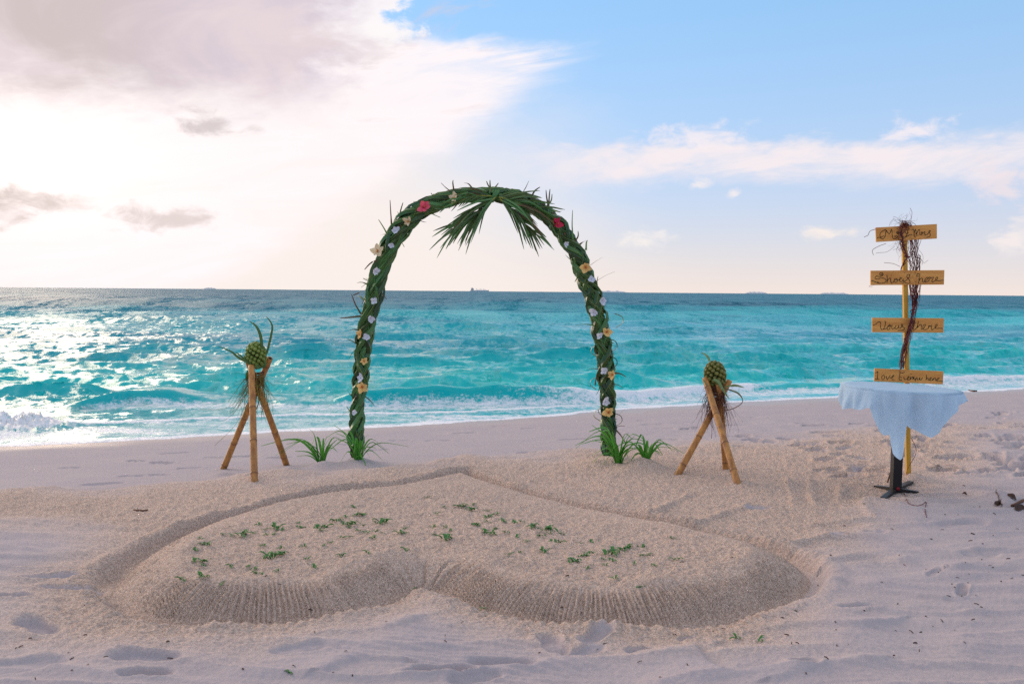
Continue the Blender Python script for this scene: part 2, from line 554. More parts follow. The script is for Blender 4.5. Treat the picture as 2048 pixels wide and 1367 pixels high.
def sand_field(x, y, fine=True):
    """height, coarse-sand mask, wet mask of the beach"""
    x = np.asarray(x, float)
    y = np.asarray(y, float)
    t = inland(x, y)
    n1 = perlin(x * .45, y * .45, 1)
    n2 = perlin(x * 1.3, y * 1.3, 2)
    n3 = perlin(x * 3.7, y * 3.7, 3)
    te = t + .35 * n2 + .12 * n3
    ramp = np.maximum(0, 5.4 - t)
    z = -.074 * np.minimum(ramp, 16) - .02 * np.maximum(0, np.minimum(ramp - 16, 150))
    left = sstep(2.2, -.5, x)
    step = sstep(5.75, 5.35, te)
    z = z - .045 * step * left
    plat = 1 - sstep(6.2, 5.0, te)                        # 1 on the dry platform
    smooth_beach = sstep(5.6, 5.1, te) * left + sstep(3.5, 2.0, t) * (1 - left)
    rough = 1 - .8 * np.clip(smooth_beach, 0, 1)
    z += rough * (.020 * n1 + .012 * n2 + .009 * n3)
    sd = np.full(x.shape, 9.0)
    arc = np.zeros(x.shape)
    bb = (x > -2.6) & (x < 2.6) & (y > 3.4) & (y < 8.6)
    if bb.any():
        q, s = heart_sd(x[bb], y[bb])
        sd[bb] = q
        arc[bb] = s
    sdn = sd + .02 * n3
    # coarse raked sand round the heart and the arch; finer, paler sand in front and to the right
    e = .55 * n1 + .28 * n2 + .1 * n3
    fore = sstep(.12, .75, sd + e * .5) * sstep(5.6, 4.9, y + .25 * x * (x < 0) + e)
    right = sstep(1.2, 2.2, x - (y - 5.0) * .62 + e * .9)
    fine_m = np.clip(np.maximum(fore, right) * (sd > 0), 0, 1)
    coarse = plat * (1 - .95 * fine_m)
    if fine:
        z += coarse * np.where(bb & (sd < 0) & (sd > -.3), .55, 1.0) * (.0060 * perlin(x * 11, y * 11, 5) + .0078 * perlin(x * 25, y * 25, 6) + .0050 * perlin(x * 52, y * 56, 16))
        z += (1 - coarse) * rough * (.005 * perlin(x * 7, y * 9, 7) + .0020 * perlin(x * 40, y * 40, 17))
        # sweeping curved ridges drawn by hand on the right and in front
        wx = x + .35 * n2
        wy = y + .30 * n1 + .10 * n2
        rg = perlin(wx * .75, wy * 4.2, 8)
        rg2 = perlin(wx * 1.1 + 9, wy * 9.0, 9)
        amt = plat * sstep(-.2, .6, fine_m) * sstep(.1, .3, sd)
        z += amt * (.048 * (.35 - np.abs(rg)) * (np.abs(rg) < .35) + .010 * (.3 - np.abs(rg2)) * (np.abs(rg2) < .3))
        comb = np.sin((wy * 2.4 + wx * .9) * 2 * np.pi / .13)
        cm = sstep(.12, .38, perlin(x * .9 + 4, y * 1.2, 10)) * plat * (sd > .3)
        z += cm * .0022 * comb
    # the heart: a trench, then a mound whose front face is raked into ribs
    front = sstep(6.6, 5.0, y)
    w = .09 + .20 * front
    top = .02 + .05 * front
    tr = .060 + .030 * (1 - front) + .012 * n2
    ins = -tr + (top + tr) * (1 - (1 - np.clip(-sdn / w, 0, 1)) ** 1.9) + .010 * front * np.exp(-((-sdn - w * 1.05) / .07) ** 2) * (1 + 1.5 * n3)
    outw = .070 + .045 * front
    lip = (.014 + .012 * (1 - front)) * np.exp(-((sdn - outw - .03) / .045) ** 2) * (1 + 1.2 * n3)
    out = -tr * (1 - sstep(.25, 1.0, sdn / outw)) + lip
    hz = np.where(sdn < 0, ins, out)
    z += np.where(bb, hz, 0)
    if fine:
        ribm = np.where(bb, sstep(.0, .05, -sdn) * sstep(1.0, .55, -sdn / w) * (.35 + .65 * front), 0)
        ribm = ribm * (.75 + .6 * sstep(-.25, .3, perlin(x * 2.6, y * 2.6, 12)))
        ph = arc / .0235 + .55 * perlin(x * 6, y * 6, 13) + (-sdn) * 3.0 * perlin(x * 1.7, y * 1.7, 15)
        z += ribm * .0066 * np.sin(2 * np.pi * ph)
        trm = np.where(bb & (sdn > 0), sstep(.02, .06, sdn) * sstep(.2, .12, sdn), 0)
        z += trm * .005 * np.sin(2 * np.pi * (arc / .05 + .4 * n3))
    for (cx, cy, an, ln, wd, dep) in PRINTS:
        m = (np.abs(x - cx) < ln) & (np.abs(y - cy) < ln)
        if not m.any():
            continue
        dx, dy = x[m] - cx, y[m] - cy
        u = (dx * math.cos(an) + dy * math.sin(an)) / (ln / 2)
        v = (-dx * math.sin(an) + dy * math.cos(an)) / (wd / 2)
        v = v * (1 + .35 * np.exp(-(u * 2.6) ** 2))
        r = np.sqrt(u * u + v * v) + .10 * n3[m]
        z[m] += -dep * sstep(1.12, .72, r) + dep * .16 * np.exp(-((r - 1.25) / .2) ** 2)
        coarse[m] *= sstep(.8, 1.2, r)
    for pl, hh, ww in STROKES:
        q = np.array(pl)
        m = (x > q[:, 0].min() - .3) & (x < q[:, 0].max() + .3) & (y > q[:, 1].min() - .3) & (y < q[:, 1].max() + .3)
        if not m.any():
            continue
        xm, ym = x[m] + .02 * n2[m], y[m] + .03 * n3[m]
        bd = np.full(xm.shape, 9.0)
        sg = np.zeros(xm.shape)
        for i in range(len(q) - 1):
            dx, dy = q[i + 1] - q[i]
            u = np.clip(((xm - q[i, 0]) * dx + (ym - q[i, 1]) * dy) / (dx * dx + dy * dy + 1e-12), 0, 1)
            d = np.hypot(xm - q[i, 0] - u * dx, ym - q[i, 1] - u * dy)
            k = d < bd
            bd = np.where(k, d, bd)
            sg = np.where(k, (xm - q[i, 0]) * dy - (ym - q[i, 1]) * dx, sg)
        wl = np.where(sg > 0, ww * .45, ww * 1.3)
        z[m] += hh * (1 + .9 * n3[m]) * np.exp(-(bd / wl) ** 2)
    # low heaps of sand pushed up round the plant roots and feet
    for (cx, cy, hh, rr) in HEAPS:
        d2 = (x - cx) ** 2 + (y - cy) ** 2
        z += hh * np.exp(-d2 / (rr * rr)) * (1 + .8 * n3)
    wet = sstep(1.9, .3, t + .4 * n2)
    return z, coarse, wet


HEAPS = []
for px, py, hh, rr in [(650, 922, .05, .16), (715, 916, .06, .2), (1228, 925, .05, .2), (1285, 936, .05, .18), (1818, 958, .03, .14), (1760, 1010, .03, .14), (510, 958, .02, .09), (443, 934, .02, .09), (577, 926, .03, .1), (1480, 968, .02, .09), (1352, 946, .02, .09), (1990, 1000, .04, .2)]:
    _g = G(px, py, 0)
    HEAPS.append((_g.x, _g.y, hh, rr))


# ridges and furrows left by hands and feet: pixels of the photograph turned into places on the sand
STROKES = []
for pts, hh, ww in [([(1575, 1100), (1640, 1078), (1720, 1080), (1790, 1088), (1850, 1106)], .022, .05), ([(1645, 1132), (1690, 1118), (1745, 1116), (1800, 1128)], .022, .05), ([(1655, 1168), (1700, 1172), (1760, 1184), (1880, 1200)], .014, .04),
                    ([(1385, 1052), (1430, 1036), (1478, 1020), (1496, 1012)], .022, .05), ([(1290, 1035), (1330, 1012), (1362, 995), (1385, 985)], .018, .05), ([(1050, 935), (1110, 952), (1180, 975), (1262, 992)], -.016, .04), ([(1190, 965), (1260, 985), (1330, 992)], .012, .04),
                    ([(1572, 958), (1582, 985), (1588, 1010)], .014, .035), ([(1622, 960), (1618, 985), (1630, 1010)], .014, .035), ([(1680, 972), (1678, 995), (1692, 1018), (1720, 1022)], .018, .04), ([(1640, 1050), (1730, 1040), (1830, 1046)], .014, .06),
                    ([(1480, 1262), (1600, 1248), (1720, 1256), (1800, 1240)], .014, .06), ([(1400, 1300), (1440, 1330), (1470, 1345), (1540, 1335)], -.014, .04), ([(1550, 1360), (1640, 1330), (1760, 1320)], .012, .06), ([(640, 1268), (760, 1262), (900, 1225), (860, 1200)], .010, .05),
                    ([(640, 1345), (720, 1318), (800, 1325)], .012, .05), ([(1750, 1225), (1860, 1215), (1960, 1230)], .012, .05), ([(1180, 1290), (1300, 1310), (1420, 1290)], .010, .06), ([(205, 1165), (215, 1180), (205, 1195)], .028, .05), ([(840, 1135), (852, 1150), (856, 1170)], -.016, .035),
                    ([(1900, 1140), (1980, 1130), (2050, 1140)], .016, .08), ([(1740, 1000), (1725, 1015), (1745, 1035)], .02, .05)]:
    STROKES.append(([(p.x, p.y) for p in spline([G(a, b, 0) for a, b in pts], 4)], hh, ww))


def gz(x, y):
    z, _, _ = sand_field(np.array([x]), np.array([y]), True)
    return float(z[0])


def on_sand(px, py):
    """the spot of the beach seen at that place of the photograph"""
    z = 0.0
    for _ in range(5):
        p = G(px, py, z)
        z = gz(p.x, p.y)
    return Vector((p.x, p.y, z))


def sheet(name, X, Y, Z, attrs, mat, wrap=True):
    nr, nc = X.shape
    co = np.stack([X, Y, Z], -1).reshape(-1, 3).astype(np.float32)
    i = np.arange(nr - 1)[:, None]
    j = np.arange(nc if wrap else nc - 1)[None, :]
    j2 = (j + 1) % nc
    quads = np.stack([i * nc + j, i * nc + j2, (i + 1) * nc + j2, (i + 1) * nc + j], -1).reshape(-1, 4)
    quads = quads[:, ::-1]
    me = bpy.data.meshes.new(name)
    me.vertices.add(len(co))
    me.vertices.foreach_set('co', co.ravel())
    me.loops.add(quads.size)
    me.loops.foreach_set('vertex_index', quads.ravel().astype(np.int32))
    me.polygons.add(len(quads))
    me.polygons.foreach_set('loop_start', np.arange(0, quads.size, 4, dtype=np.int32))
    me.polygons.foreach_set('use_smooth', np.ones(len(quads), dtype=bool))
    for k, v in attrs.items():
        a = me.attributes.new(k, 'FLOAT', 'POINT')
        a.data.foreach_set('value', v.astype(np.float32).ravel())
    me.update(calc_edges=True)
    me.validate()
    o = link(name, me, mat)
    o['kind'] = 'structure'
    return o


def azimuths(n_dense, half, n_rest):
    d = np.linspace(-half, half, n_dense)
    r = np.linspace(half, 2 * math.pi - half, n_rest + 2)[1:-1]
    return np.concatenate([d, r])


def sand_material():
    m = bpy.data.materials.new('sand')
    m.use_nodes = True
    N = NT(m.node_tree)
    b = m.node_tree.nodes['Principled BSDF']
    tc = N.node('ShaderNodeTexCoord').outputs['Object']
    coarse, wet = N.attr('coarse'), N.attr('wet')
    nb = N.noise(tc, 1.4, 5)
    ng = N.noise(tc, 85, 5, .75)
    nf = N.noise(tc, 380, 3, .6)
    warm = N.mix(N.ss(ng, .34, .66), (.53, .38, .30), (.95, .73, .60))
    pale = N.mix(N.ss(nf, .3, .7), (.36, .31, .32), (.51, .445, .46))
    pale = N.mix(N.m('MULTIPLY', N.ss(nb, .4, .7), .35), pale, (.50, .43, .41))
    c = N.mix(coarse, pale, warm)
    c = N.mix(N.m('MULTIPLY', N.ss(nf, .66, .74), .35), c, (.16, .11, .08))
    damp = N.mix(N.ss(nf, .3, .7), (.37, .31, .29), (.45, .385, .36))
    c = N.mix(wet, c, damp)
    N.put(b.inputs['Base Color'], c)
    N.put(b.inputs['Roughness'], N.m('SUBTRACT', .92, N.m('MULTIPLY', wet, .5)))
    N.put(b.inputs['Specular IOR Level'], N.m('ADD', .12, N.m('MULTIPLY', wet, .3)))
    h = N.m('ADD', N.m('MULTIPLY', N.noise(tc, 75, 4, .65), 1.0), N.m('MULTIPLY', nf, .35))
    s = N.m('MULTIPLY', N.m('ADD', .28, N.m('MULTIPLY', coarse, .72)), N.m('SUBTRACT', 1.0, N.m('MULTIPLY', wet, .9)))
    bp = N.node('ShaderNodeBump', {'Height': h, 'Strength': s, 'Distance': .024})
    N.l.new(bp.outputs[0], b.inputs['Normal'])
    return m


def build_sand():
    az = azimuths(1300, D2R(33), 46)
    v = np.linspace(1 / 3.15, 1 / 26.0, 560)
    rr = np.concatenate([np.linspace(.02, 3.1, 26), 1 / v, np.geomspace(27.5, 450, 14)])
    R, T = np.meshgrid(rr, az, indexing='ij')
    X, Y = R * np.sin(T), R * np.cos(T)
    Z, c, w = sand_field(X, Y)
    sheet('beach', X, Y, Z, {'coarse': c, 'wet': w}, sand_material())


build_sand()


# ----------------------------------------------------------------- the sea
def crest_y(x):
    return np.interp(x, [-30, -8.0, -6, -4.2, -2.4, .5, 2.0, 4.2, 7, 10, 30], [3.0, 13.2, 15.9, 16.1, 16.0, 16.25, 16.9, 18.4, 19.8, 20.9, 30])


def sea_material():
    m = bpy.data.materials.new('sea_water')
    m.use_nodes = True
    N = NT(m.node_tree)
    b = m.node_tree.nodes['Principled BSDF']
    tc = N.node('ShaderNodeTexCoord').outputs['Object']
    foam, deep, far = N.attr('foam'), N.attr('deep'), N.attr('far')
    patch = N.noise(N.node('ShaderNodeMapping', {0: tc, 3: (.035, .09, 1)}).outputs[0], 1.0, 3)
    shallow = N.mix(N.ss(patch, .35, .65), (.0, .40, .42), (.0, .52, .50))
    mid = N.mix(N.ss(patch, .35, .65), (.0, .30, .38), (.0, .42, .46))
    offs = N.mix(N.ss(patch, .35, .65), (.006, .13, .20), (.006, .18, .25))
    c = N.mix(N.ss(deep, 0, .5), shallow, mid)
    c = N.mix(N.ss(deep, .5, 1.0), c, offs)
    fn = N.noise(N.node('ShaderNodeMapping', {0: tc, 3: (1, 1, 2.2)}).outputs[0], 7, 6, .75)
    fb = N.noise(tc, 34, 3, .6)
    fm = N.m('ADD', foam, N.m('MULTIPLY', N.m('SUBTRACT', fn, .5), 1.0))
    fm = N.m('ADD', fm, N.m('MULTIPLY', N.m('SUBTRACT', fb, .5), .5))
    fmask = N.m('MULTIPLY', N.ss(fm, .38, .72), N.ss(foam, .02, .2))
    c2 = N.mix(fmask, c, (.86, .86, .88))
    N.put(b.inputs['Base Color'], c2)
    rg = N.m('ADD', .13, N.m('MULTIPLY', far, .36))
    N.put(b.inputs['Roughness'], N.m('ADD', rg, N.m('MULTIPLY', fmask, .4)))
    b.inputs['IOR'].default_value = 1.33
    N.put(b.inputs['Specular IOR Level'], N.m('SUBTRACT', .50, N.m('MULTIPLY', far, .14)))

    def slopes(sx, sy, sc, det, amp):
        n = N.node('ShaderNodeTexNoise', {'Vector': N.node('ShaderNodeMapping', {0: tc, 3: (sx, sy, 1)}).outputs[0], 'Scale': sc, 'Detail': det, 'Roughness': .62})
        q = N.node('ShaderNodeVectorMath', {0: n.outputs['Color'], 1: (.5, .5, .5)}, operation='SUBTRACT')
        q = N.node('ShaderNodeVectorMath', {0: q.outputs[0], 1: (amp * .7, amp, 0)}, operation='MULTIPLY')
        return q.outputs[0]
    def vadd(a_, b_):
        return N.node('ShaderNodeVectorMath', {0: a_, 1: b_}, operation='ADD').outputs[0]
    def vmul(a_, k_):
        q = N.node('ShaderNodeVectorMath', {0: a_}, operation='SCALE')
        N.put(q.inputs['Scale'], k_)
        return q.outputs[0]
    near = slopes(1.0, .6, 3.8, 5, 2.7)
    mids = slopes(.85, .24, .6, 6, 2.5)
    fars = slopes(.22, .022, 1.0, 7, 2.3)
    tot = vadd(near, vmul(mids, N.m('ADD', .55, N.m('MULTIPLY', far, .45))))
    tot = vadd(tot, vmul(fars, far))
    tot = vmul(tot, N.m('SUBTRACT', 1.0, N.m('MULTIPLY', N.attr('calm'), .85)))
    fnz = N.node('ShaderNodeTexNoise', {'Vector': tc, 'Scale': 30.0, 'Detail': 4.0})
    fq = N.node('ShaderNodeVectorMath', {0: fnz.outputs['Color'], 1: (.5, .5, .5)}, operation='SUBTRACT').outputs[0]
    tot = vadd(tot, vmul(fq, N.m('MULTIPLY', fmask, 1.6)))
    geo = N.node('ShaderNodeNewGeometry')
    nn = N.node('ShaderNodeVectorMath', {0: vadd(geo.outputs['Normal'], tot)}, operation='NORMALIZE').outputs[0]
    N.put(b.inputs['Normal'], nn)
    return m


def build_sea():
    az = azimuths(900, D2R(33), 50)
    v = np.linspace(1 / 9.0, 1 / 1600.0, 430)
    rr = np.concatenate([[4.0, 6.5], 1 / v, np.geomspace(2200, 16000, 7)])
    R, T = np.meshgrid(rr, az, indexing='ij')
    X, Y = R * np.sin(T), R * np.cos(T)
    DR = np.gradient(rr)[:, None] * np.ones_like(T)
    DT = R * (2 * D2R(33) / 900)
    dense = np.abs(((T + math.pi) % (2 * math.pi)) - math.pi) <= D2R(33.2)
    DT = np.where(dense, DT, R * .1)
    out = -inland(X, Y)                                   # metres beyond the waterline
    cy = crest_y(X)
    dc = Y - cy
    env = .05 + .95 * sstep(-.6, 4.0, dc) * sstep(.5, 3.0, out)
    env = env * (.75 + .45 * sstep(-.4, .5, perlin(X * .05, Y * .09, 21)))
    r = np.random.RandomState(5)
    Z = np.zeros_like(X)
    HX = np.zeros_like(X)
    HY = np.zeros_like(X)
    n = 110
    shore = -math.pi / 2 + .12
    rx, ry = np.sin(T), np.cos(T)
    for i in range(n):
        lam = .22 * (32 ** ((i + r.rand()) / n))
        k = 2 * math.pi / lam
        spread = .50 if lam < 1.0 else .26
        th = shore + r.randn() * spread
        kx, ky = k * math.cos(th), k * math.sin(th)
        a = .070 / k * (1.0 if lam < 1.5 else (1.5 / lam) ** 1.1)
        ph = r.rand() * 2 * math.pi
        kr = np.abs(kx * rx + ky * ry) * DR
        kt = np.abs(kx * ry - ky * rx) * DT
        wgt = sstep(2.6, 1.2, kr) * sstep(2.6, 1.2, kt)
        arg = kx * X + ky * Y + ph
        aw = a * wgt
        Z += aw * np.cos(arg)
        s = aw * np.sin(arg)
        HX -= s * math.cos(th)
        HY -= s * math.sin(th)
    Z *= env
    rawz = Z / (env + 1e-6)
    X2, Y2 = X + HX * env * 1.05, Y + HY * env * 1.05
    # longer waves offshore
    env2 = sstep(14, 40, dc)
    for i in range(34):
        lam = 8.0 * (9.0 ** ((i + r.rand()) / 34))
        k = 2 * math.pi / lam
        th = shore + r.randn() * .5
        kx, ky = k * math.cos(th), k * math.sin(th)
        wgt = sstep(2.6, 1.2, np.abs(kx * rx + ky * ry) * DR)
        Z += env2 * wgt * .026 / k * (1.0 if lam < 20 else 20 / lam) * np.cos(kx * X + ky * Y + r.rand() * 6.28)
    # the shore break
    wob = .25 * perlin(X * .8, Y * 0 + .3, 31)
    A = np.interp(X, [-9, -6.9, -6.2, -5.4, -4.6, -2.9, -2.3, -1.2, .6, 1.4, 2.4, 4.4, 5.2, 7.5, 9, 12], [.0, .0, .20, .22, .03, .05, .24, .31, .30, .20, .16, .13, .10, .12, .15, .08])
    A = A * (1 + .25 * perlin(X * 1.7, Y * 0 + 2.2, 32))
    q = dc + wob
    prof = np.where(q > 0, np.exp(-(q / .85) ** 2), np.exp(-(q / .26) ** 2))
    Z += A * prof
    Y2 -= A * .75 * prof * np.exp(-(q / .5) ** 2)
    A2 = np.interp(X, [-12, -7, -3, 0, 2, 6, 12], [.06, .10, .13, .10, .14, .12, .08])
    q2 = dc - 2.6 - .5 * perlin(X * .35, Y * 0 + 5.2, 33)
    Z += A2 * np.where(q2 > 0, np.exp(-(q2 / 1.1) ** 2), np.exp(-(q2 / .5) ** 2))
    for k_, (d_, amp) in enumerate([(6.5, .03), (11.5, .04), (18, .05), (27, .06)]):
        qq = dc - d_ - 1.6 * perlin(X * .16, Y * .06, 40 + k_)
        gate = sstep(-.15, .35, perlin(X * .22 + k_ * 3.3, Y * .02, 50 + k_))
        Z += amp * gate * np.where(qq > 0, np.exp(-(qq / 1.5) ** 2), np.exp(-(qq / .7) ** 2))
    # breaking heap at the far left
    gx, gy = -6.55, 12.75
    heap = np.exp(-((X - gx) / .75) ** 4) * np.exp(-((Y - gy) / .38) ** 2)
    Z += heap * (.13 + .09 * perlin(X * 6, Y * 6, 34) + .07 * perlin(X * 17, Y * 17, 36) + .04 * perlin(X * 40, Y * 40, 46))
    # swash: a thin tongue that runs up the sand with a scalloped edge
    z_sand, _, _ = sand_field(X, Y, False)
    lobes = .026 * perlin(X * .55, Y * .3, 35) + .010 * perlin(X * 1.9, Y * 1.9, 37)
    run = sstep(1.6, -.6, out)
    Z = WATER_Z + Z + run * lobes
    depth = Z - z_sand
    Z = np.where(depth < 0, Z - .02, Z)
    foam_br = np.interp(X, [-9, -6.6, -6.1, -5.3, -4.6, -2.6, -1.6, .3, 1.4, 4.4, 5.0, 7.6, 8.4, 12], [.3, .0, .1, .12, .1, .08, .15, .42, .72, .74, .25, .3, .75, .6])
    zone = sstep(-.75, -.1, q) * sstep(.35, .0, q)
    foam = foam_br * zone
    behind = sstep(-2.2, -.5, q) * sstep(.1, -.4, q)
    foam = np.maximum(foam, .62 * behind * sstep(.0, .4, foam_br + .25))
    # foam front of the spilling wave, running diagonally to the left in front of the crest
    fy = np.interp(X, [-9, -6, -3.2, -2.2, -1.0, .0, .9, 2], [12.4, 13.0, 14.25, 14.45, 14.7, 15.15, 15.7, 16.3])
    bore = np.exp(-((Y - fy + .12 * perlin(X * 2.2, Y * 0, 38)) / .16) ** 2) * sstep(-9, -7, X) * sstep(2.2, .8, X)
    Z += bore * .035 * (Z > z_sand)
    foam = np.maximum(foam, .8 * bore)
    sw = sstep(3.0, .6, out) * sstep(-.1, -.7, q)
    foam = np.maximum(foam, sw * (.48 + .24 * perlin(X * .7, Y * 2.6, 39)))
    edge = sstep(.045, .0, depth) * (depth > -.01)
    foam = np.maximum(foam, edge * .9)
    foam = np.maximum(foam, .72 * sstep(.15, .5, heap))
    cap = sstep(.26, .36, rawz) * sstep(3, 10, dc) * sstep(120, 25, Y)
    foam = np.maximum(foam, .38 * cap)
    deep = .5 * sstep(0, 26, dc) + .5 * sstep(22, 150, dc)
    far = sstep(14, 100, R)
    calm = sstep(4.0, .8, out) * .9
    calm = np.maximum(calm, .6 * prof)
    sheet('sea', X2, Y2, Z, {'foam': foam, 'deep': deep, 'far': far, 'calm': calm}, sea_material())


build_sea()


# ----------------------------------------------------------------- far things on the horizon
M_ISLE = material('island_hazed', (.60, .61, .62), .9, (.66, .66, .68), .02)  # pale grey: the haze of distance is put into the islet colour
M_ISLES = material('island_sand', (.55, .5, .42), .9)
for px, py, wpx, hpx, d, lab in [(1222, 583, 64, 2.6, 6500, 'flat islet on the horizon just right of the arch'),
                                 (1512, 586, 46, 3.2, 6200, 'small tree covered islet on the horizon between arch and signpost'),
                                 (1668, 588, 60, 2.2, 7000, 'very flat islet on the horizon near the signpost'),
                                 (420, 577, 26, 2.0, 7000, 'tiny faint islet on the horizon left of the arch')]:
    c = P(px, py, d)
    Lx, hh = wpx / FPX * d, (hpx + 1.8) / FPX * d
    t = thing('island', (c.x, d, WATER_Z), lab, 'island', 'islands on the horizon')
    mb = MB()
    nseg = 26
    r_ = random.Random(px)
    prof = [max(.12, (1 - (2 * i / nseg - 1) ** 4) * (.55 + .45 * r_.random())) if 0 < i < nseg else .05 for i in range(nseg + 1)]
    vs = []
    for i in range(nseg + 1):
        x = c.x + Lx * (i / nseg - .5)
        for k, (dy, kz) in enumerate([(-22, .02), (-16, .6), (0, 1.0), (16, .6), (22, .02)]):
            vs.append((x, d + dy * (1.2 - abs(2 * i / nseg - 1)), WATER_Z + hh * prof[i] * kz))
    mb.add(vs, [(i * 5 + k, (i + 1) * 5 + k, (i + 1) * 5 + k + 1, i * 5 + k + 1) for i in range(nseg) for k in range(4)])
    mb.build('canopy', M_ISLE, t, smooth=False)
    mb = MB()
    box(mb, (c.x, d - 24, WATER_Z + .5), Lx * 1.05, 16, 1.6)
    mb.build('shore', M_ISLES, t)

M_HULL = material('ship_hull', (.6, .62, .65), .6)  # paled overall, distance haze worked into the hull colour
M_SHIPW = material('ship_white', (.5, .5, .5), .6)


def build_ship():
    d = 4200.0
    a, b = P(940, 579, d), P(978, 579, d)
    t = thing('cargo_ship', ((a.x + b.x) / 2, d, WATER_Z), 'long grey cargo ship far out on the horizon under the arch', 'ship')
    mb = MB()
    L = b.x - a.x
    out = [(-.5, 0, 5.0), (-.47, 6, 5.2), (.40, 6, 5.0), (.47, 3, 6.4), (.5, 0, 7.0)]
    top = [(x * L + (a.x + b.x) / 2, d - y, WATER_Z + h) for x, y, h in out] + [(x * L + (a.x + b.x) / 2, d + y, WATER_Z + h) for x, y, h in out[::-1][1:-1]]
    bot = [((x - (a.x + b.x) / 2) * .95 + (a.x + b.x) / 2, d + (y - d) * .9, WATER_Z - 1) for x, y, z in top]
    n = len(top)
    mb.add(top + bot, [tuple(range(n)), tuple(range(2 * n - 1, n - 1, -1))] + [(i, (i + 1) % n, n + (i + 1) % n, n + i) for i in range(n)])
    mb.build('hull', M_HULL, t, smooth=False)
    x0 = a.x
    mb = MB()
    box(mb, (x0 + 10, d, WATER_Z + 8.8), 11, 11, 7.5)
    box(mb, (x0 + 10, d, WATER_Z + 13.6), 7, 12, 2.1)
    box(mb, (x0 + 8, d, WATER_Z + 16.0), 2, 2, 2.7)
    mb.build('bridge', M_SHIPW, t, smooth=False)
    for k in range(3):
        mb = MB()
        xx = x0 + 27 + 15 * k
        tube(mb, [(xx, d, WATER_Z + 5), (xx, d, WATER_Z + 12.5)], .7, 6)
        tube(mb, [(xx, d, WATER_Z + 11), (xx + 9, d, WATER_Z + 9.5)], .4, 6)
        mb.build('crane', M_SHIPW, t, smooth=False)
    for k in range(3):
        mb = MB()
        box(mb, (x0 + 34 + 14 * k, d, WATER_Z + 5.9), 9, 8, 1.6)
        mb.build('hatch', M_HULL, t, smooth=False)


build_ship()

# ----------------------------------------------------------------- the palm leaf arch
M_LEAF = material('palm_leaf', (.012, .050, .018), .30, (.045, .14, .036), 9, 1.0, spec=.5, attr='tint', acol=(.27, .32, .05), trans=.12, rand=.75, rcol=(.075, .24, .06))
M_LEAFD = material('dark_leaf', (.012, .040, .016), .5, (.03, .06, .02), 12)
M_STRAY = material('dry_palm_leaf', (.07, .075, .025), .55, (.15, .07, .035), 3, 1.0, trans=.15)
M_RIB = material('yellow_rib', (.42, .36, .05), .5, (.25, .27, .05), 8)
ARCH_Y = 8.5
ARCH_PX = [(711, 915), (713, 870), (715, 820), (719, 770), (724, 720), (730, 675), (737, 635), (745, 595), (755, 558), (767, 522), (784, 485), (805, 452), (832, 427), (865, 408), (905, 396), (945, 390), (985, 389),
           (1025, 394), (1062, 409), (1094, 432), (1122, 462), (1146, 496), (1165, 534), (1179, 575), (1190, 615), (1200, 658), (1207, 700), (1211, 745), (1214, 790), (1217, 840), (1218, 885), (1219, 922)]
arch_c = spline([P(a, b, ARCH_Y) for a, b in ARCH_PX], 6)
arch_c = [Vector((p.x, ARCH_Y, p.z)) for p in arch_c]
arch_s = [0.0]
for i in range(1, len(arch_c)):
    arch_s.append(arch_s[-1] + (arch_c[i] - arch_c[i - 1]).length)
ARCH_L = arch_s[-1]
_sx = np.array(arch_s)
_cx = np.array([p.x for p in arch_c])
_cz = np.array([p.z for p in arch_c])


def arch_at(s):
    s = min(max(s, 0.0), ARCH_L)
    e = .03
    x, z = np.interp(s, _sx, _cx), np.interp(s, _sx, _cz)
    s1, s2 = max(s - e, 0), min(s + e, ARCH_L)
    T = Vector((np.interp(s2, _sx, _cx) - np.interp(s1, _sx, _cx), 0, np.interp(s2, _sx, _cz) - np.interp(s1, _sx, _cz))).normalized()
    N = Vector((-T.z, 0, T.x))
    f = s / ARCH_L
    R = np.interp(f, [0, .06, .2, .33, .45, .5, .55, .7, .85, 1], [.033, .043, .053, .061, .053, .043, .051, .053, .055, .043])
    return Vector((float(x), ARCH_Y, float(z))), T, N, float(R)


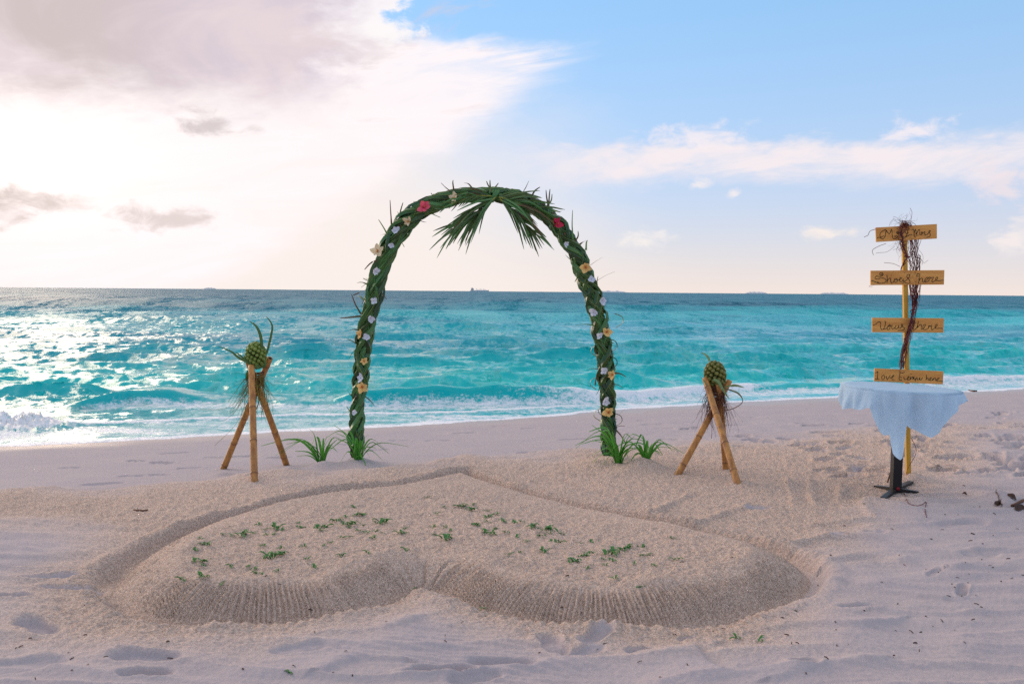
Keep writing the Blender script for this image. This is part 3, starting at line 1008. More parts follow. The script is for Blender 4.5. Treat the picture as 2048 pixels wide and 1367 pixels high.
def build_arch():
    foot = arch_c[0]
    base = Vector((0, ARCH_Y, 0))
    t = thing('wedding_arch', base, 'tall arch of plaited green palm leaves standing on the sand', 'arch')
    mb = MB()
    ss_ = [ARCH_L * i / 70 for i in range(71)]
    pts = [arch_at(s)[0] for s in ss_]
    pts[0].z -= .15
    pts[-1].z -= .15
    tube(mb, pts, [arch_at(s)[3] * .80 for s in ss_], 10)
    mb.build('frame', M_LEAFD, t)
    r = random.Random(3)

    def strip(mb, s0, th0, dth, ln, wd, lift):
        n = 7
        cs = []
        for j in range(n + 1):
            u = j / n
            C, T, N, R = arch_at(s0 + ln * u)
            th = th0 + dth * u
            rad = R * .86 + lift * math.sin(math.pi * min(1, u * 1.02)) ** .8 + (.012 if u > .95 else 0)
            nd = Vector((0, -1, 0)) * math.cos(th) + N * math.sin(th)
            cs.append((C + nd * rad, nd))
        vs, at = [], []
        for j in range(n + 1):
            u = j / n
            tt = (cs[min(j + 1, n)][0] - cs[max(j - 1, 0)][0]).normalized()
            nd = cs[j][1]
            sd = tt.cross(nd).normalized()
            w = wd * (max(0.0, math.sin(math.pi * (.06 + .9 * u))) ** .55)
            p = cs[j][0]
            vs += [p - sd * w * .5 - nd * .016, p - sd * w * .08 + nd * .001, p + nd * .005, p + sd * w * .08 + nd * .001, p + sd * w * .5 - nd * .012]
            at += [.25 if edge_rib else 0, 0, 1.0 if edge_rib else .3, 0, 0]
        mb.add(vs, [(5 * j + q, 5 * j + q + 1, 5 * j + q + 6, 5 * j + q + 5) for j in range(n) for q in range(4)], at)

    front, back = [], []
    n = 520
    for i in range(n):
        f = (i + r.random()) / n
        s0 = f * ARCH_L
        left = f < .5
        mixv = .15 if .2 < f < .5 else (.35 if f < .2 else .5)
        rising = r.random() > mixv
        ln = r.uniform(.30, .44) if .2 < f < .8 else r.uniform(.2, .32)
        k = r.uniform(4.5, 7.0) if .2 < f < .5 else r.uniform(8.0, 11.0)
        sgn = -1 if rising else 1
        if not left:
            sgn = -sgn
        dth = sgn * k * ln
        thm = (i * 2.399963) % (2 * math.pi) - math.pi
        s_start = s0 - ln / 2
        if s_start < .0 or s_start + ln > ARCH_L:
            s_start = min(max(s_start, 0), ARCH_L - ln)
        rec = (s_start, thm - dth / 2, dth, ln, r.uniform(.028, .058), r.uniform(.008, .034) + (r.uniform(.01, .03) if r.random() < .12 else 0))
        (front if abs(thm) < 1.85 else back).append(rec)
    r.shuffle(front)
    for k, rec in enumerate(front[:295]):
        edge_rib = r.random() < .6
        mb = MB()
        strip(mb, *rec)
        mb.build('leaf', M_LEAF, t)
    mb = MB()
    edge_rib = True
    for rec in back + front[295:]:
        strip(mb, *rec)
    o = mb.build('back_leaves', M_LEAF, t)
    o['kind'] = 'stuff'
    # leaf tips that have come loose and stick out
    spikes = [((750, 560), (729, 557)), ((757, 545), (722, 575)), ((765, 520), (729, 539)), ((784, 490), (757, 439)), ((787, 480), (780, 400)), ((800, 455), (806, 405)), ((788, 470), (782, 425)), ((856, 412), (868, 387)),
              ((908, 385), (906, 360)), ((880, 398), (862, 386)), ((945, 378), (928, 366)), ((985, 382), (973, 362)), ((982, 384), (980, 360)), ((985, 382), (997, 366)), ((978, 384), (940, 374)), ((988, 384), (1000, 374)),
              ((1062, 396), (1080, 374)), ((1096, 410), (1092, 380)), ((1093, 412), (1104, 388)), ((1097, 412), (1100, 378)), ((1090, 410), (1058, 392)), ((1095, 415), (1121, 424)), ((1100, 420), (1113, 440)), ((1090, 409), (1068, 394)),
              ((1146, 478), (1145, 420)), ((1150, 482), (1156, 462)), ((1158, 490), (1173, 480)), ((1172, 500), (1175, 480)), ((1180, 530), (1205, 514)), ((1192, 562), (1230, 543)), ((1194, 572), (1196, 552)), ((1170, 555), (1156, 560)), ((1165, 545), (1148, 552)),
              ((1190, 652), (1150, 650)), ((722, 632), (680, 636)), ((722, 628), (703, 588)), ((727, 600), (707, 595)), ((1228, 746), (1252, 753)), ((1222, 850), (1255, 892)), ((1200, 765), (1192, 790)), ((1190, 770), (1196, 745)), ((735, 578), (706, 590)), ((1172, 545), (1160, 575)), ((795, 470), (790, 440)), ((1130, 470), (1136, 450))]
    for k, (a, b) in enumerate(spikes):
        y0 = ARCH_Y - .04 + r.uniform(-.05, .06)
        A, B = P(*a, y0), P(*b, y0 + r.uniform(-.12, .12))
        mid = (A + B) / 2 + Vector((r.uniform(-.015, .015), 0, r.uniform(-.01, .025)))
        mb = MB()
        cp = spline([A, mid, B], 4)
        m = len(cp)
        blade(mb, cp, [.017 * (1 - i / m) ** .7 + .002 for i in range(m)], (.6, .5, .3), .12)
        mb.build('loose_leaf_tip', M_STRAY if k % 3 else M_LEAF, t)
    for k in range(46):
        f = r.random()
        C, T, N, R = arch_at(ARCH_L * f)
        sg = r.choice((-1, 1, 1))
        A = C + N * R * .8 * sg + Vector((0, -.02, 0))
        d = (N * sg * r.uniform(.3, 1) + T * r.uniform(-1, 1) + Vector((0, r.uniform(-.4, .2), .25))).normalized()
        L = r.uniform(.05, .14)
        cp = spline([A, A + d * L * .55, A + d * L + Vector((0, 0, r.uniform(-.03, .02)))], 3)
        m = len(cp)
        mb = MB()
        blade(mb, cp, [r.uniform(.010, .018) * (1 - i / m) ** .7 + .001 for i in range(m)], (.5, .6, .3), .15)
        mb.build('loose_leaf_tip', M_STRAY if k % 2 else M_LEAF, t)
    # small curled strips standing off the plait on the right leg
    for a in [(1192, 700), (1222, 690), (1222, 664 + 60), (1190, 765), (1234, 640), (1207, 820), (1232, 838), (1198, 828)]:
        A = P(*a, ARCH_Y - .03)
        sg = 1 if a[0] > 1210 else -1
        mb = MB()
        cp = spline([A + Vector((-.02 * sg, 0, .05)), A + Vector((.035 * sg, -.02, .03)), A + Vector((.045 * sg, -.01, -.02)), A + Vector((-.01 * sg, 0, -.06))], 3)
        blade(mb, cp, .03, (0, -1, .2), .15)
        mb.build('curled_leaf', M_LEAF, t)
    # the knot and the four fronds tied at the crown
    mb = MB()
    c0, T, N, R = arch_at(ARCH_L * .5)
    kx = P(986, 392, ARCH_Y - .07)
    for q in range(5):
        ang = q * .5
        ring = [kx + Vector((.030 * math.sin(ang) * math.cos(a), .035 * math.sin(a) + .03, .052 * math.cos(a) * math.cos(ang * .3))) + Vector((.012 * (q - 2), 0, 0)) for a in [i * math.pi / 6 for i in range(13)]]
        tube(mb, ring, .011, 6)
    mb.build('knot', M_LEAF, t)
    fr = [((990, 395), (955, 428), (897, 472), 48, .21, 1.0, M_RIB), ((1000, 398), (1030, 425), (1072, 478), 42, .20, 1.0, M_RIB),
          ((998, 394), (1045, 408), (1110, 444), 42, .19, 1.0, M_RIB), ((983, 392), (945, 393), (885, 415), 20, .12, .75, M_RIB)]
    for (a, b, c, nl, ll, wd, mt) in fr:
        Y = ARCH_Y - .10
        A, B, C_ = P(*a, Y), P(*b, Y - .05), P(*c, Y - .02)
        cp = spline([A, B, C_], 6)
        mb = MB()
        m = len(cp)
        tube(mb, cp, [.006 * (1 - .8 * i / m) for i in range(m)], 5)
        fo = mb.build('palm_frond', mt, t)
        for k in range(nl):
            u = .04 + .80 * (k / nl) ** 1.1
            fi = u * (m - 1)
            i0 = min(int(fi), m - 2)
            p = cp[i0].lerp(cp[i0 + 1], fi - i0)
            tg = (cp[i0 + 1] - cp[i0]).normalized()
            sd = Vector((-tg.z, 0, tg.x)) * (1 if k % 2 else -1)
            dirv = (tg * 1.0 + sd * r.uniform(.03, .52) + Vector((0, r.uniform(-.35, .25), 0))).normalized()
            L = ll * 1.65 * r.uniform(.65, 1.2) * (1.1 - .45 * u)
            droop = Vector((0, 0, -1)) * L * r.uniform(.02, .16)
            lp = spline([p, p + dirv * L * .5 + Vector((0, 0, .012)), p + dirv * L + droop], 3)
            ml = len(lp)
            mb = MB()
            blade(mb, lp, [(.012 * wd + .004) * math.sin(math.pi * (.15 + .83 * i / (ml - 1))) ** .8 + .001 for i in range(ml)], sd + Vector((0, r.uniform(-.8, .8), 0)), .18, .4)
            mb.build('leaflet', M_LEAF if r.random() < .92 else M_STRAY, fo)
    return t


build_arch()

# ----------------------------------------------------------------- flowers tucked into the arch
M_WHITE = material('white_petal', (.74, .76, .84), .6, (.62, .66, .78), 40, trans=.25)
M_YELLOW = material('yellow_petal', (.80, .48, .14), .6, (.86, .60, .26), 30, 1.0, attr='tint', acol=(.55, .10, .03), trans=.25)
M_CREAM = material('cream_petal', (.82, .62, .36), .6, (.84, .70, .48), 30, 1.0, attr='tint', acol=(.6, .25, .06), trans=.25)
M_PINK = material('pink_petal', (.75, .07, .14), .55, (.80, .14, .20), 30, 1.0, attr='tint', acol=(.35, .01, .05), trans=.25)
M_RED = material('red_petal', (.55, .01, .06), .55, (.62, .03, .09), 30, 1.0, attr='tint', acol=(.25, .0, .02), trans=.2)
M_STAMEN = material('stamen', (.55, .16, .06), .6, (.75, .45, .1), 60)


def petal_mesh(name, L, Wd, ruffle, curl, mat, pointed=.0):
    mb = MB()
    nu, nv = 6, 4
    vs, at = [], []
    for i in range(nu + 1):
        u = i / nu
        w = Wd * (math.sin(math.pi * (.08 + .80 * u ** (1 - .3 * pointed))) ** .8) * (1 - pointed * .55 * u * u)
        for j in range(nv + 1):
            v = j / nv - .5
            z = curl * u * u * L - .25 * Wd * (v * 2) ** 2 * .4 + ruffle * L * math.sin(v * 11 + u * 3) * u
            vs.append((u * L * (1 - .12 * (2 * v) ** 2 * u), v * w, z + .18 * u * L))
            at.append(max(0.0, 1 - u * 3.2))
    mb.add(vs, [(i * (nv + 1) + j, (i + 1) * (nv + 1) + j, (i + 1) * (nv + 1) + j + 1, i * (nv + 1) + j + 1) for i in range(nu) for j in range(nv)], at)
    me = mb.mesh(name)
    me.materials.append(mat)
    return me


def stamen_mesh():
    mb = MB()
    tube(mb, [(0, 0, 0), (.002, 0, .014), (.006, 0, .030)], [.004, .003, .002], 6)
    for k in range(7):
        a = k * 2.4
        z = .016 + .002 * k
        box(mb, (.004 + .004 * math.cos(a), .004 * math.sin(a), z), .003, .003, .003)
    me = mb.mesh('stamen')
    me.materials.append(M_STAMEN)
    return me


def base_mesh():
    mb = MB()
    tube(mb, [(0, 0, -.03), (0, 0, -.012), (0, 0, .002)], [.003, .007, .005], 6)
    me = mb.mesh('calyx')
    me.materials.append(M_LEAFD)
    return me


ST, CX = stamen_mesh(), base_mesh()
PET = {'white': petal_mesh('petal', .044, .040, .04, .25, M_WHITE), 'yellow': petal_mesh('petal', .052, .044, .07, .15, M_YELLOW, .25), 'cream': petal_mesh('petal', .054, .042, .08, .20, M_CREAM, .3),
       'pink': petal_mesh('petal', .058, .048, .07, .15, M_PINK), 'red': petal_mesh('petal', .056, .046, .10, .3, M_RED)}
FLOWERS = [
    (909, 396, 'cream', 'cream hibiscus flower near the crown of the arch, left of the knot', 0.9, 'side'),
    (848, 415, 'pink', 'bright pink hibiscus flower on the upper left bend of the arch', 1.0, ''),
    (817, 443, 'cream', 'half closed cream flower next below the pink hibiscus', .85, 'side'),
    (792, 461, 'white', 'large white flower on the left bend of the arch below a cream one', 1.0, ''),
    (783, 490, 'white', 'small white flower between the white and yellow blooms high on the left arm', .65, ''),
    (755, 503, 'cream', 'big pale yellow hibiscus flower on the outer edge of the left arm', 1.1, ''),
    (750, 542, 'white', 'white flower on the left arm just above the sea horizon', .85, 'side'),
    (748, 602, 'white', 'squarish white flower on the left leg just below the sea horizon', .85, ''),
    (741, 636, 'white', 'white flower with two petals up, above the yellow and white pair on the left leg', .85, 'side'),
    (721, 668, 'yellow', 'yellow hibiscus flower touching a white one, halfway down the left leg', .95, 'side'),
    (734, 675, 'white', 'white flower touching the right side of a yellow one on the left leg', .8, ''),
    (728, 722, 'yellow', 'small lone yellow flower on the left leg of the arch', .7, ''),
    (722, 755, 'white', 'white flower right above a yellow bloom low on the left leg', .95, 'side'),
    (724, 773, 'yellow', 'yellow hibiscus with red eye under a white flower low on the left leg', 1.0, ''),
    (706, 825, 'white', 'lowest white flower on the left leg, above the green plant', .7, 'side'),
    (1112, 447, 'red', 'deep red hibiscus flower on the upper right bend of the arch', 1.05, 'side'),
    (1131, 489, 'white', 'small half hidden white flower on the right bend below the red hibiscus', .65, 'side'),
    (1171, 534, 'yellow', 'pale yellow hibiscus with dark eye on the right arm above the horizon', 1.0, ''),
    (1183, 559, 'white', 'white flower right below the pale yellow hibiscus of the right arm', .85, ''),
    (1205, 601, 'white', 'white flower on the outer edge of the right leg just below the horizon', .95, ''),
    (1188, 624, 'white', 'white flower on the inner edge of the right leg above the yellow and white pair', .9, ''),
    (1213, 664, 'yellow', 'deep yellow hibiscus flower beside a small white one on the right leg', .95, ''),
    (1200, 671, 'white', 'small white flower on the left of a deep yellow one on the right leg', .75, ''),
    (1208, 742, 'white', 'white flower touching the upper left of a yellow one, low on the right leg', .9, ''),
    (1225, 749, 'yellow', 'pointed yellow flower on the outer edge of the right leg', .9, 'side'),
    (1211, 803, 'white', 'lowest white flower on the right leg, right above a round yellow one', .95, ''),
    (1217, 824, 'yellow', 'round yellow hibiscus with red eye, lowest bloom of the right leg', 1.05, ''),
]
_fr = random.Random(21)
for px, py, kind, lab, sc, how in FLOWERS:
    c = P(px, py, ARCH_Y - (.17 if kind == 'red' else .105))
    t = thing('white_flower' if kind == 'white' else 'hibiscus_flower', c, lab, 'flower', 'flowers tucked into the arch')
    tilt = _fr.uniform(-.35, .35) if how == '' else _fr.choice((-1, 1)) * _fr.uniform(.6, .95)
    t.rotation_euler = (math.pi / 2 + _fr.uniform(-.4, .3), 0, tilt)
    sc *= 1.04
    t.scale = (sc, sc, sc)
    a0 = _fr.uniform(0, 6.28)
    npet = _fr.choice((4, 4, 5)) if kind == 'white' else 5
    for k in range(npet):
        o = link('petal', PET[kind], None, t)
        o.rotation_euler = (_fr.uniform(-.15, .15), _fr.uniform(-.5, .2), a0 + k * 2 * math.pi / npet + _fr.uniform(-.2, .2))
        q_ = _fr.uniform(.75, 1.15)
        o.scale = (q_, q_ * _fr.uniform(.85, 1.15), q_)
        o.location = (0, 0, .0008 * k)
    if kind != 'white':
        o = link('stamen', ST, None, t)
        o.rotation_euler = (_fr.uniform(-.3, .3), _fr.uniform(-.3, .3), 0)
    link('calyx', CX, None, t)

# ----------------------------------------------------------------- green strappy plants
M_BLADE = material('plant_blade', (.045, .25, .02), .42, (.09, .34, .03), 7, 1.0, spec=.4, attr='tint', acol=(.12, .33, .05), trans=.3)


def strappy(px, py, label, n, L, lean, seed, extra=()):
    b = on_sand(px, py)
    b.z -= .015
    t = thing('spider_plant', b, label, 'plant', 'green plants at the foot of the arch')
    r = random.Random(seed)
    tips = [None] * n + list(extra)
    for k, tip in enumerate(tips):
        a = k / max(1, n) * 2 * math.pi + r.uniform(-.3, .3)
        d = Vector((math.cos(a) + lean, .6 * math.sin(a), 0))
        l = L * r.uniform(.65, 1.1)
        up = r.uniform(.45, .95)
        root = b + Vector((d.x * .025, d.y * .025, 0))
        if tip:
            T = P(tip[0], tip[1], b.y + r.uniform(-.15, .05))
            mid = root.lerp(T, .55) + Vector((0, 0, tip[2]))
            q2 = root.lerp(mid, .5) + Vector((0, 0, tip[2] * .35))
            pts = [root, q2, mid, T]
        else:
            top = root + d * l * .40 + Vector((0, 0, l * up * .80))
            end = root + d * l * .95 + Vector((0, 0, l * (up * .9 - r.uniform(.1, .5))))
            end.z = max(end.z, .01)
            pts = [root, root + d * l * .12 + Vector((0, 0, l * up * .45)), top, end]
        cp = spline(pts, 4)
        m = len(cp)
        mb = MB()
        w = r.uniform(.015, .028)
        tg = (cp[-1] - cp[0])
        sv = tg.cross(Vector((0, 0, 1))).normalized() + Vector((0, 0, r.choice((-1, 1)) * r.uniform(.3, 1.1)))
        blade(mb, cp, [w * (.55 + .45 * math.sin(math.pi * min(1, i / m * 1.4))) * (1 - (i / m) ** 3) + .002 for i in range(m)], sv, .22, .6)
        mb.build('leaf', M_BLADE, t)


strappy(646, 921, 'green strappy plant leaning left, between the left tripod and the arch', 9, .36, -.4, 1,
        [(568, 878, .10), (582, 880, .08), (590, 902, .05), (593, 912, .04), (666, 868, .05), (618, 857, .10), (655, 870, .03), (678, 876, .05), (612, 888, .06)])
strappy(716, 918, 'green strappy plant hiding the foot of the left arch leg', 10, .36, .1, 2,
        [(668, 850, .06), (672, 866, .06), (675, 878, .05), (738, 868, .06), (740, 915, .09), (732, 930, .06), (680, 925, .08), (700, 862, .05), (765, 920, .08)])
strappy(1238, 925, 'bushy green strappy plant in front of the right arch leg', 13, .40, -.05, 3,
        [(1184, 850, .06), (1184, 880, .06), (1176, 932, .09), (1200, 938, .08), (1258, 864, .05), (1270, 872, .05), (1278, 885, .06), (1190, 870, .06), (1285, 900, .07), (1225, 862, .02)])
strappy(1292, 938, 'smaller green strappy plant right of the arch, nearest the right tripod', 10, .34, .0, 4,
        [(1321, 878, .05), (1320, 905, .05), (1250, 942, .09), (1264, 915, .05), (1310, 935, .05), (1294, 880, .01), (1270, 890, .06)])

# ----------------------------------------------------------------- bamboo tripods with pandanus fruit
M_BAMBOO = material('bamboo', (.56, .26, .065), .42, (.30, .12, .035), 4, 1.0, bump=.001, bscale=30, spec=.4, attr='tint', acol=(.14, .06, .025), stretch=(6, 6, .8))
M_TWINE = material('root_fibre', (.20, .15, .035), .9, (.30, .24, .06), 30)
M_TWINED = material('dark_fibre', (.10, .035, .025), .9, (.18, .07, .04), 30)
M_DRUPE = material('pandanus_green', (.13, .20, .03), .5, (.20, .28, .05), 25, 1.0, bump=.0015, bscale=200, attr='tint', acol=(.24, .27, .08))
M_DRUPE2 = material('pandanus_olive', (.09, .11, .02), .5, (.17, .17, .03), 25, 1.0, bump=.0015, bscale=200, attr='tint', acol=(.24, .20, .06))
M_CORE = material('pandanus_core', (.012, .016, .006), .8)


def bamboo(t, A, B, r0, seed):
    """one cane from foot A to cut top B"""
    r = random.Random(seed)
    n = 40
    L = (B - A).length
    nodes = []
    s = r.uniform(.10, .2)
    while s < L - .04:
        nodes.append(s)
        s += r.uniform(.24, .33)
    pts, rad, att = [], [], []
    ss_ = sorted(set([i * L / n for i in range(n + 1)] + [q + e for q in nodes for e in (-.012, -.005, 0, .005, .012)]))
    bow = Vector((r.uniform(-.006, .006), r.uniform(-.006, .006), 0))
    for s in ss_:
        u = s / L
        k = max([math.exp(-((s - q) / .006) ** 2) for q in nodes] + [0])
        pts.append(A.lerp(B, u) + bow * math.sin(math.pi * u))
        rad.append(r0 * (1.0 - .10 * u) + .0032 * k)
        att.append(.75 * k + (.25 if u < .06 else 0))
    mb = MB()
    tube(mb, pts, rad, 12, True, att)
    o = mb.build('cane', M_BAMBOO, t)
    # dark disc on the cut end, painting in the shade inside the cane
    dirv = (B - A).normalized()
    mb = MB()
    tube(mb, [B + dirv * .0005, B + dirv * .002], rad[-1] * .62, 10)
    mb.build('hollow_shade', M_CORE, o)


def strand(mb, p, d, L, r0, r, sides=3, wob=.25, grav=.12, n=9):
    pts = [p]
    d = Vector(d).normalized()
    for i in range(n):
        d = (d + Vector((r.gauss(0, wob), r.gauss(0, wob), r.gauss(0, wob) - grav))).normalized()
        pts.append(pts[-1] + d * L / n)
    tube(mb, pts, [r0 * (1 - .6 * i / n) for i in range(n + 1)], sides, False)


def fruit(name, c, rx, rz, label, mat, tilt, leaves, Y, lmat):
    t = thing(name, c, label, 'fruit', 'pandanus fruit on the tripods')
    Rm = Matrix.Rotation(tilt, 3, 'Y')
    mb = MB()
    vs, fs = [], []
    nu, nv = 10, 14
    for i in range(nu + 1):
        a = math.pi * i / nu
        for j in range(nv):
            b = 2 * math.pi * j / nv
            vs.append(Rm @ Vector((rx * .88 * math.sin(a) * math.cos(b), rx * .88 * math.sin(a) * math.sin(b), rz * .9 * math.cos(a))) + c)
    fs = [(i * nv + j, (i + 1) * nv + j, (i + 1) * nv + (j + 1) % nv, i * nv + (j + 1) % nv) for i in range(nu) for j in range(nv)]
    mb.add(vs, fs)
    mb.build('core', M_CORE, t)
    N = 92
    cell = math.sqrt(4 * math.pi * rx * rz * .93 / N) * .5
    r = random.Random(int(rx * 1e5))
    for k in range(N):
        zz = 1 - 2 * (k + .5) / N
        a = k * 2.399963
        q = math.sqrt(1 - zz * zz)
        p = Vector((rx * q * math.cos(a), rx * q * math.sin(a), rz * zz))
        nrm = Vector((p.x / rx ** 2, p.y / rx ** 2, p.z / rz ** 2)).normalized()
        u, w = frame_of(nrm)
        mb = MB()
        ns = 6
        a0 = r.uniform(0, 1)
        sc = cell * r.uniform(.86, 1.16)
        p = p + u * cell * r.uniform(-.16, .16) + w * cell * r.uniform(-.16, .16)
        vs, at = [], []
        for ring, (rr, hh, tt) in enumerate([(1.0, -.014, 0), (.98, .000, 0), (.66, .008, .35)]):
            for j in range(ns):
                b = a0 + 2 * math.pi * j / ns
                vs.append(Rm @ (p + (u * math.cos(b) + w * math.sin(b)) * sc * rr * r.uniform(.93, 1.07) + nrm * hh) + c)
                at.append(tt)
        vs.append(Rm @ (p + nrm * .0105) + c)
        at.append(1.0)
        fs = [(g * ns + j, g * ns + (j + 1) % ns, (g + 1) * ns + (j + 1) % ns, (g + 1) * ns + j) for g in range(2) for j in range(ns)]
        fs += [(2 * ns + j, 2 * ns + (j + 1) % ns, 3 * ns) for j in range(ns)]
        mb.add(vs, fs, at)
        mb.build('drupe', mat, t, smooth=False)
    for pts, w in leaves:
        cp = spline([P(a, b, Y + dy) for a, b, dy in pts], 5)
        m = len(cp)
        mb = MB()
        blade(mb, cp, [w * (math.sin(math.pi * min(1, .35 + .65 * i / (m - 1))) ** .8) + .0015 for i in range(m)], (.8, .4, .3), .2, .5)
        mb.build('leaf', lmat, t)
    return t


def ground_foot(px, py):
    return on_sand(px, py) - Vector((0, 0, .04))


M_PLEAF = material('pandanus_leaf', (.035, .10, .02), .4, (.07, .15, .035), 8, 1.0, attr='tint', acol=(.12, .17, .05), trans=.15)
M_PLEAFL = material('pale_pandanus_leaf', (.10, .19, .07), .4, (.22, .32, .16), 8, 1.0, attr='tint', acol=(.3, .36, .12), trans=.2)


def tripod(feet, tops, Yc, label, seed, fib, dark, ends):
    base = on_sand(*feet[1])
    t = thing('bamboo_tripod', base, label, 'tripod', 'bamboo tripods flanking the arch')
    for k in range(3):
        bamboo(t, ground_foot(*feet[k]), P(tops[k][0], tops[k][1], Yc + tops[k][2]), .027, seed + k)
    r = random.Random(seed)
    X = P(*fib, Yc)
    mb = MB()
    for q in range(9):
        ring = [X + Vector((.052 * math.cos(a) * (1 + .08 * r.random()), .050 * math.sin(a), -.045 + .011 * q + .012 * math.sin(a + q))) for a in [i * math.pi / 7 for i in range(15)]]
        tube(mb, ring, .0055, 5, False)
    mb.build('lashing', M_TWINED, t)
    mb = MB()
    for k in range(120):
        a = r.uniform(0, 6.28)
        p = X + Vector((.05 * math.cos(a), -.045 * abs(math.sin(a)) - .01, r.uniform(-.06, .06)))
        strand(mb, p, (math.cos(a) * .5 - .15, -.35, -1), r.uniform(.12, .36), r.uniform(.0010, .0026), r, 3, .16, .1)
    o = mb.build('root_fibres', M_TWINE if not dark else M_TWINED, t)
    o['kind'] = 'stuff'
    mb = MB()
    for k in range(45):
        a = r.uniform(0, 6.28)
        p = X + Vector((.05 * math.cos(a), -.03, r.uniform(-.05, .05)))
        strand(mb, p, (math.cos(a) * 1.3, r.uniform(-.6, .1), r.uniform(-.9, .3)), r.uniform(.08, .20), r.uniform(.0008, .0016), r, 3, .45, .06)
    o = mb.build('fine_roots', M_TWINED, t)
    o['kind'] = 'stuff'
    for (pts, rad) in ends:
        mb = MB()
        cp = spline([P(a, b, Yc + dy) for a, b, dy in pts], 5)
        tube(mb, cp, rad, 4, False)
        mb.build('long_root', M_TWINE if not dark else M_TWINED, t)
    return t


YL = 7.78
tripod([(443, 936), (509, 962), (576, 928)], [(540, 716, .10), (503, 731, -.05), (496, 722, .08)], YL, 'bamboo tripod with yellow root fringe, standing on the sand left of the arch', 31, (514, 757), False,
       [([(500, 770, -.06), (490, 810, -.1), (470, 850, -.08), (430, 890, -.05)], .0012), ([(492, 780, -.05), (455, 815, -.05), (400, 818, -.02)], .0012), ([(505, 775, -.07), (497, 800, -.1), (487, 830, -.1)], .003), ([(515, 770, -.08), (512, 800, -.12), (506, 835, -.1)], .004), ([(512, 770, -.08), (518, 798, -.12), (511, 822, -.1)], .004)])
fruit('pandanus_fruit', P(512, 710, YL + .02), .0765, .102, 'light green knobbly fruit with upright leaves on the left tripod', M_DRUPE, -.08,
      [([(524, 700, -.02), (521, 672, -.02), (512, 652, -.02), (498, 642, 0)], .023), ([(533, 706, .02), (541, 675, .02), (544, 650, .02), (532, 632, 0)], .017),
       ([(505, 728, -.03), (480, 717, -.04), (462, 703, -.02), (436, 692, 0)], .020), ([(500, 727, -.02), (482, 712, -.02), (470, 703, 0)], .014), ([(494, 722, -.01), (490, 715, 0), (487, 709, 0)], .010),
       ([(500, 740, -.06), (496, 750, -.08), (493, 762, -.05)], .040), ([(512, 730, -.07), (519, 735, -.08), (526, 731, -.07)], .026), ([(524, 735, -.06), (531, 728, -.05), (530, 720, -.03)], .022)], YL, M_PLEAF)
YR = 7.95
tripod([(1350, 948), (1479, 972), (1453, 938)], [(1459, 761, .06), (1410, 757, .0), (1437, 768, -.05)], YR, 'bamboo tripod with dark root fringe, standing right of the arch', 41, (1433, 783), True,
       [([(1455, 778, -.05), (1478, 788, -.06), (1485, 803, -.04), (1470, 815, -.03), (1450, 821, 0)], .003), ([(1412, 790, -.05), (1405, 800, -.06), (1409, 815, -.03)], .002), ([(1424, 800, -.08), (1422, 830, -.08), (1424, 850, -.06), (1423, 876, -.05)], .0018), ([(1430, 795, -.08), (1434, 830, -.1), (1441, 858, -.09)], .008), ([(1426, 795, -.08), (1430, 820, -.1), (1434, 846, -.09)], .006)])
fruit('pandanus_fruit', P(1430, 750, YR + .03), .083, .112, 'dark olive knobbly fruit resting on the right tripod', M_DRUPE2, -.12,
      [([(1419, 722, 0), (1415, 714, 0), (1409, 708, 0), (1401, 705, 0)], .020), ([(1428, 757, -.09), (1438, 763, -.11), (1446, 778, -.11), (1458, 797, -.09)], .032),
       ([(1447, 772, -.04), (1463, 770, -.05), (1476, 771, -.03), (1489, 775, 0)], .022), ([(1450, 776, -.04), (1472, 783, -.05), (1483, 793, -.03), (1486, 803, -.02)], .014), ([(1423, 778, -.08), (1415, 770, -.07), (1400, 752, -.03)], .010)], YR, M_PLEAFL)

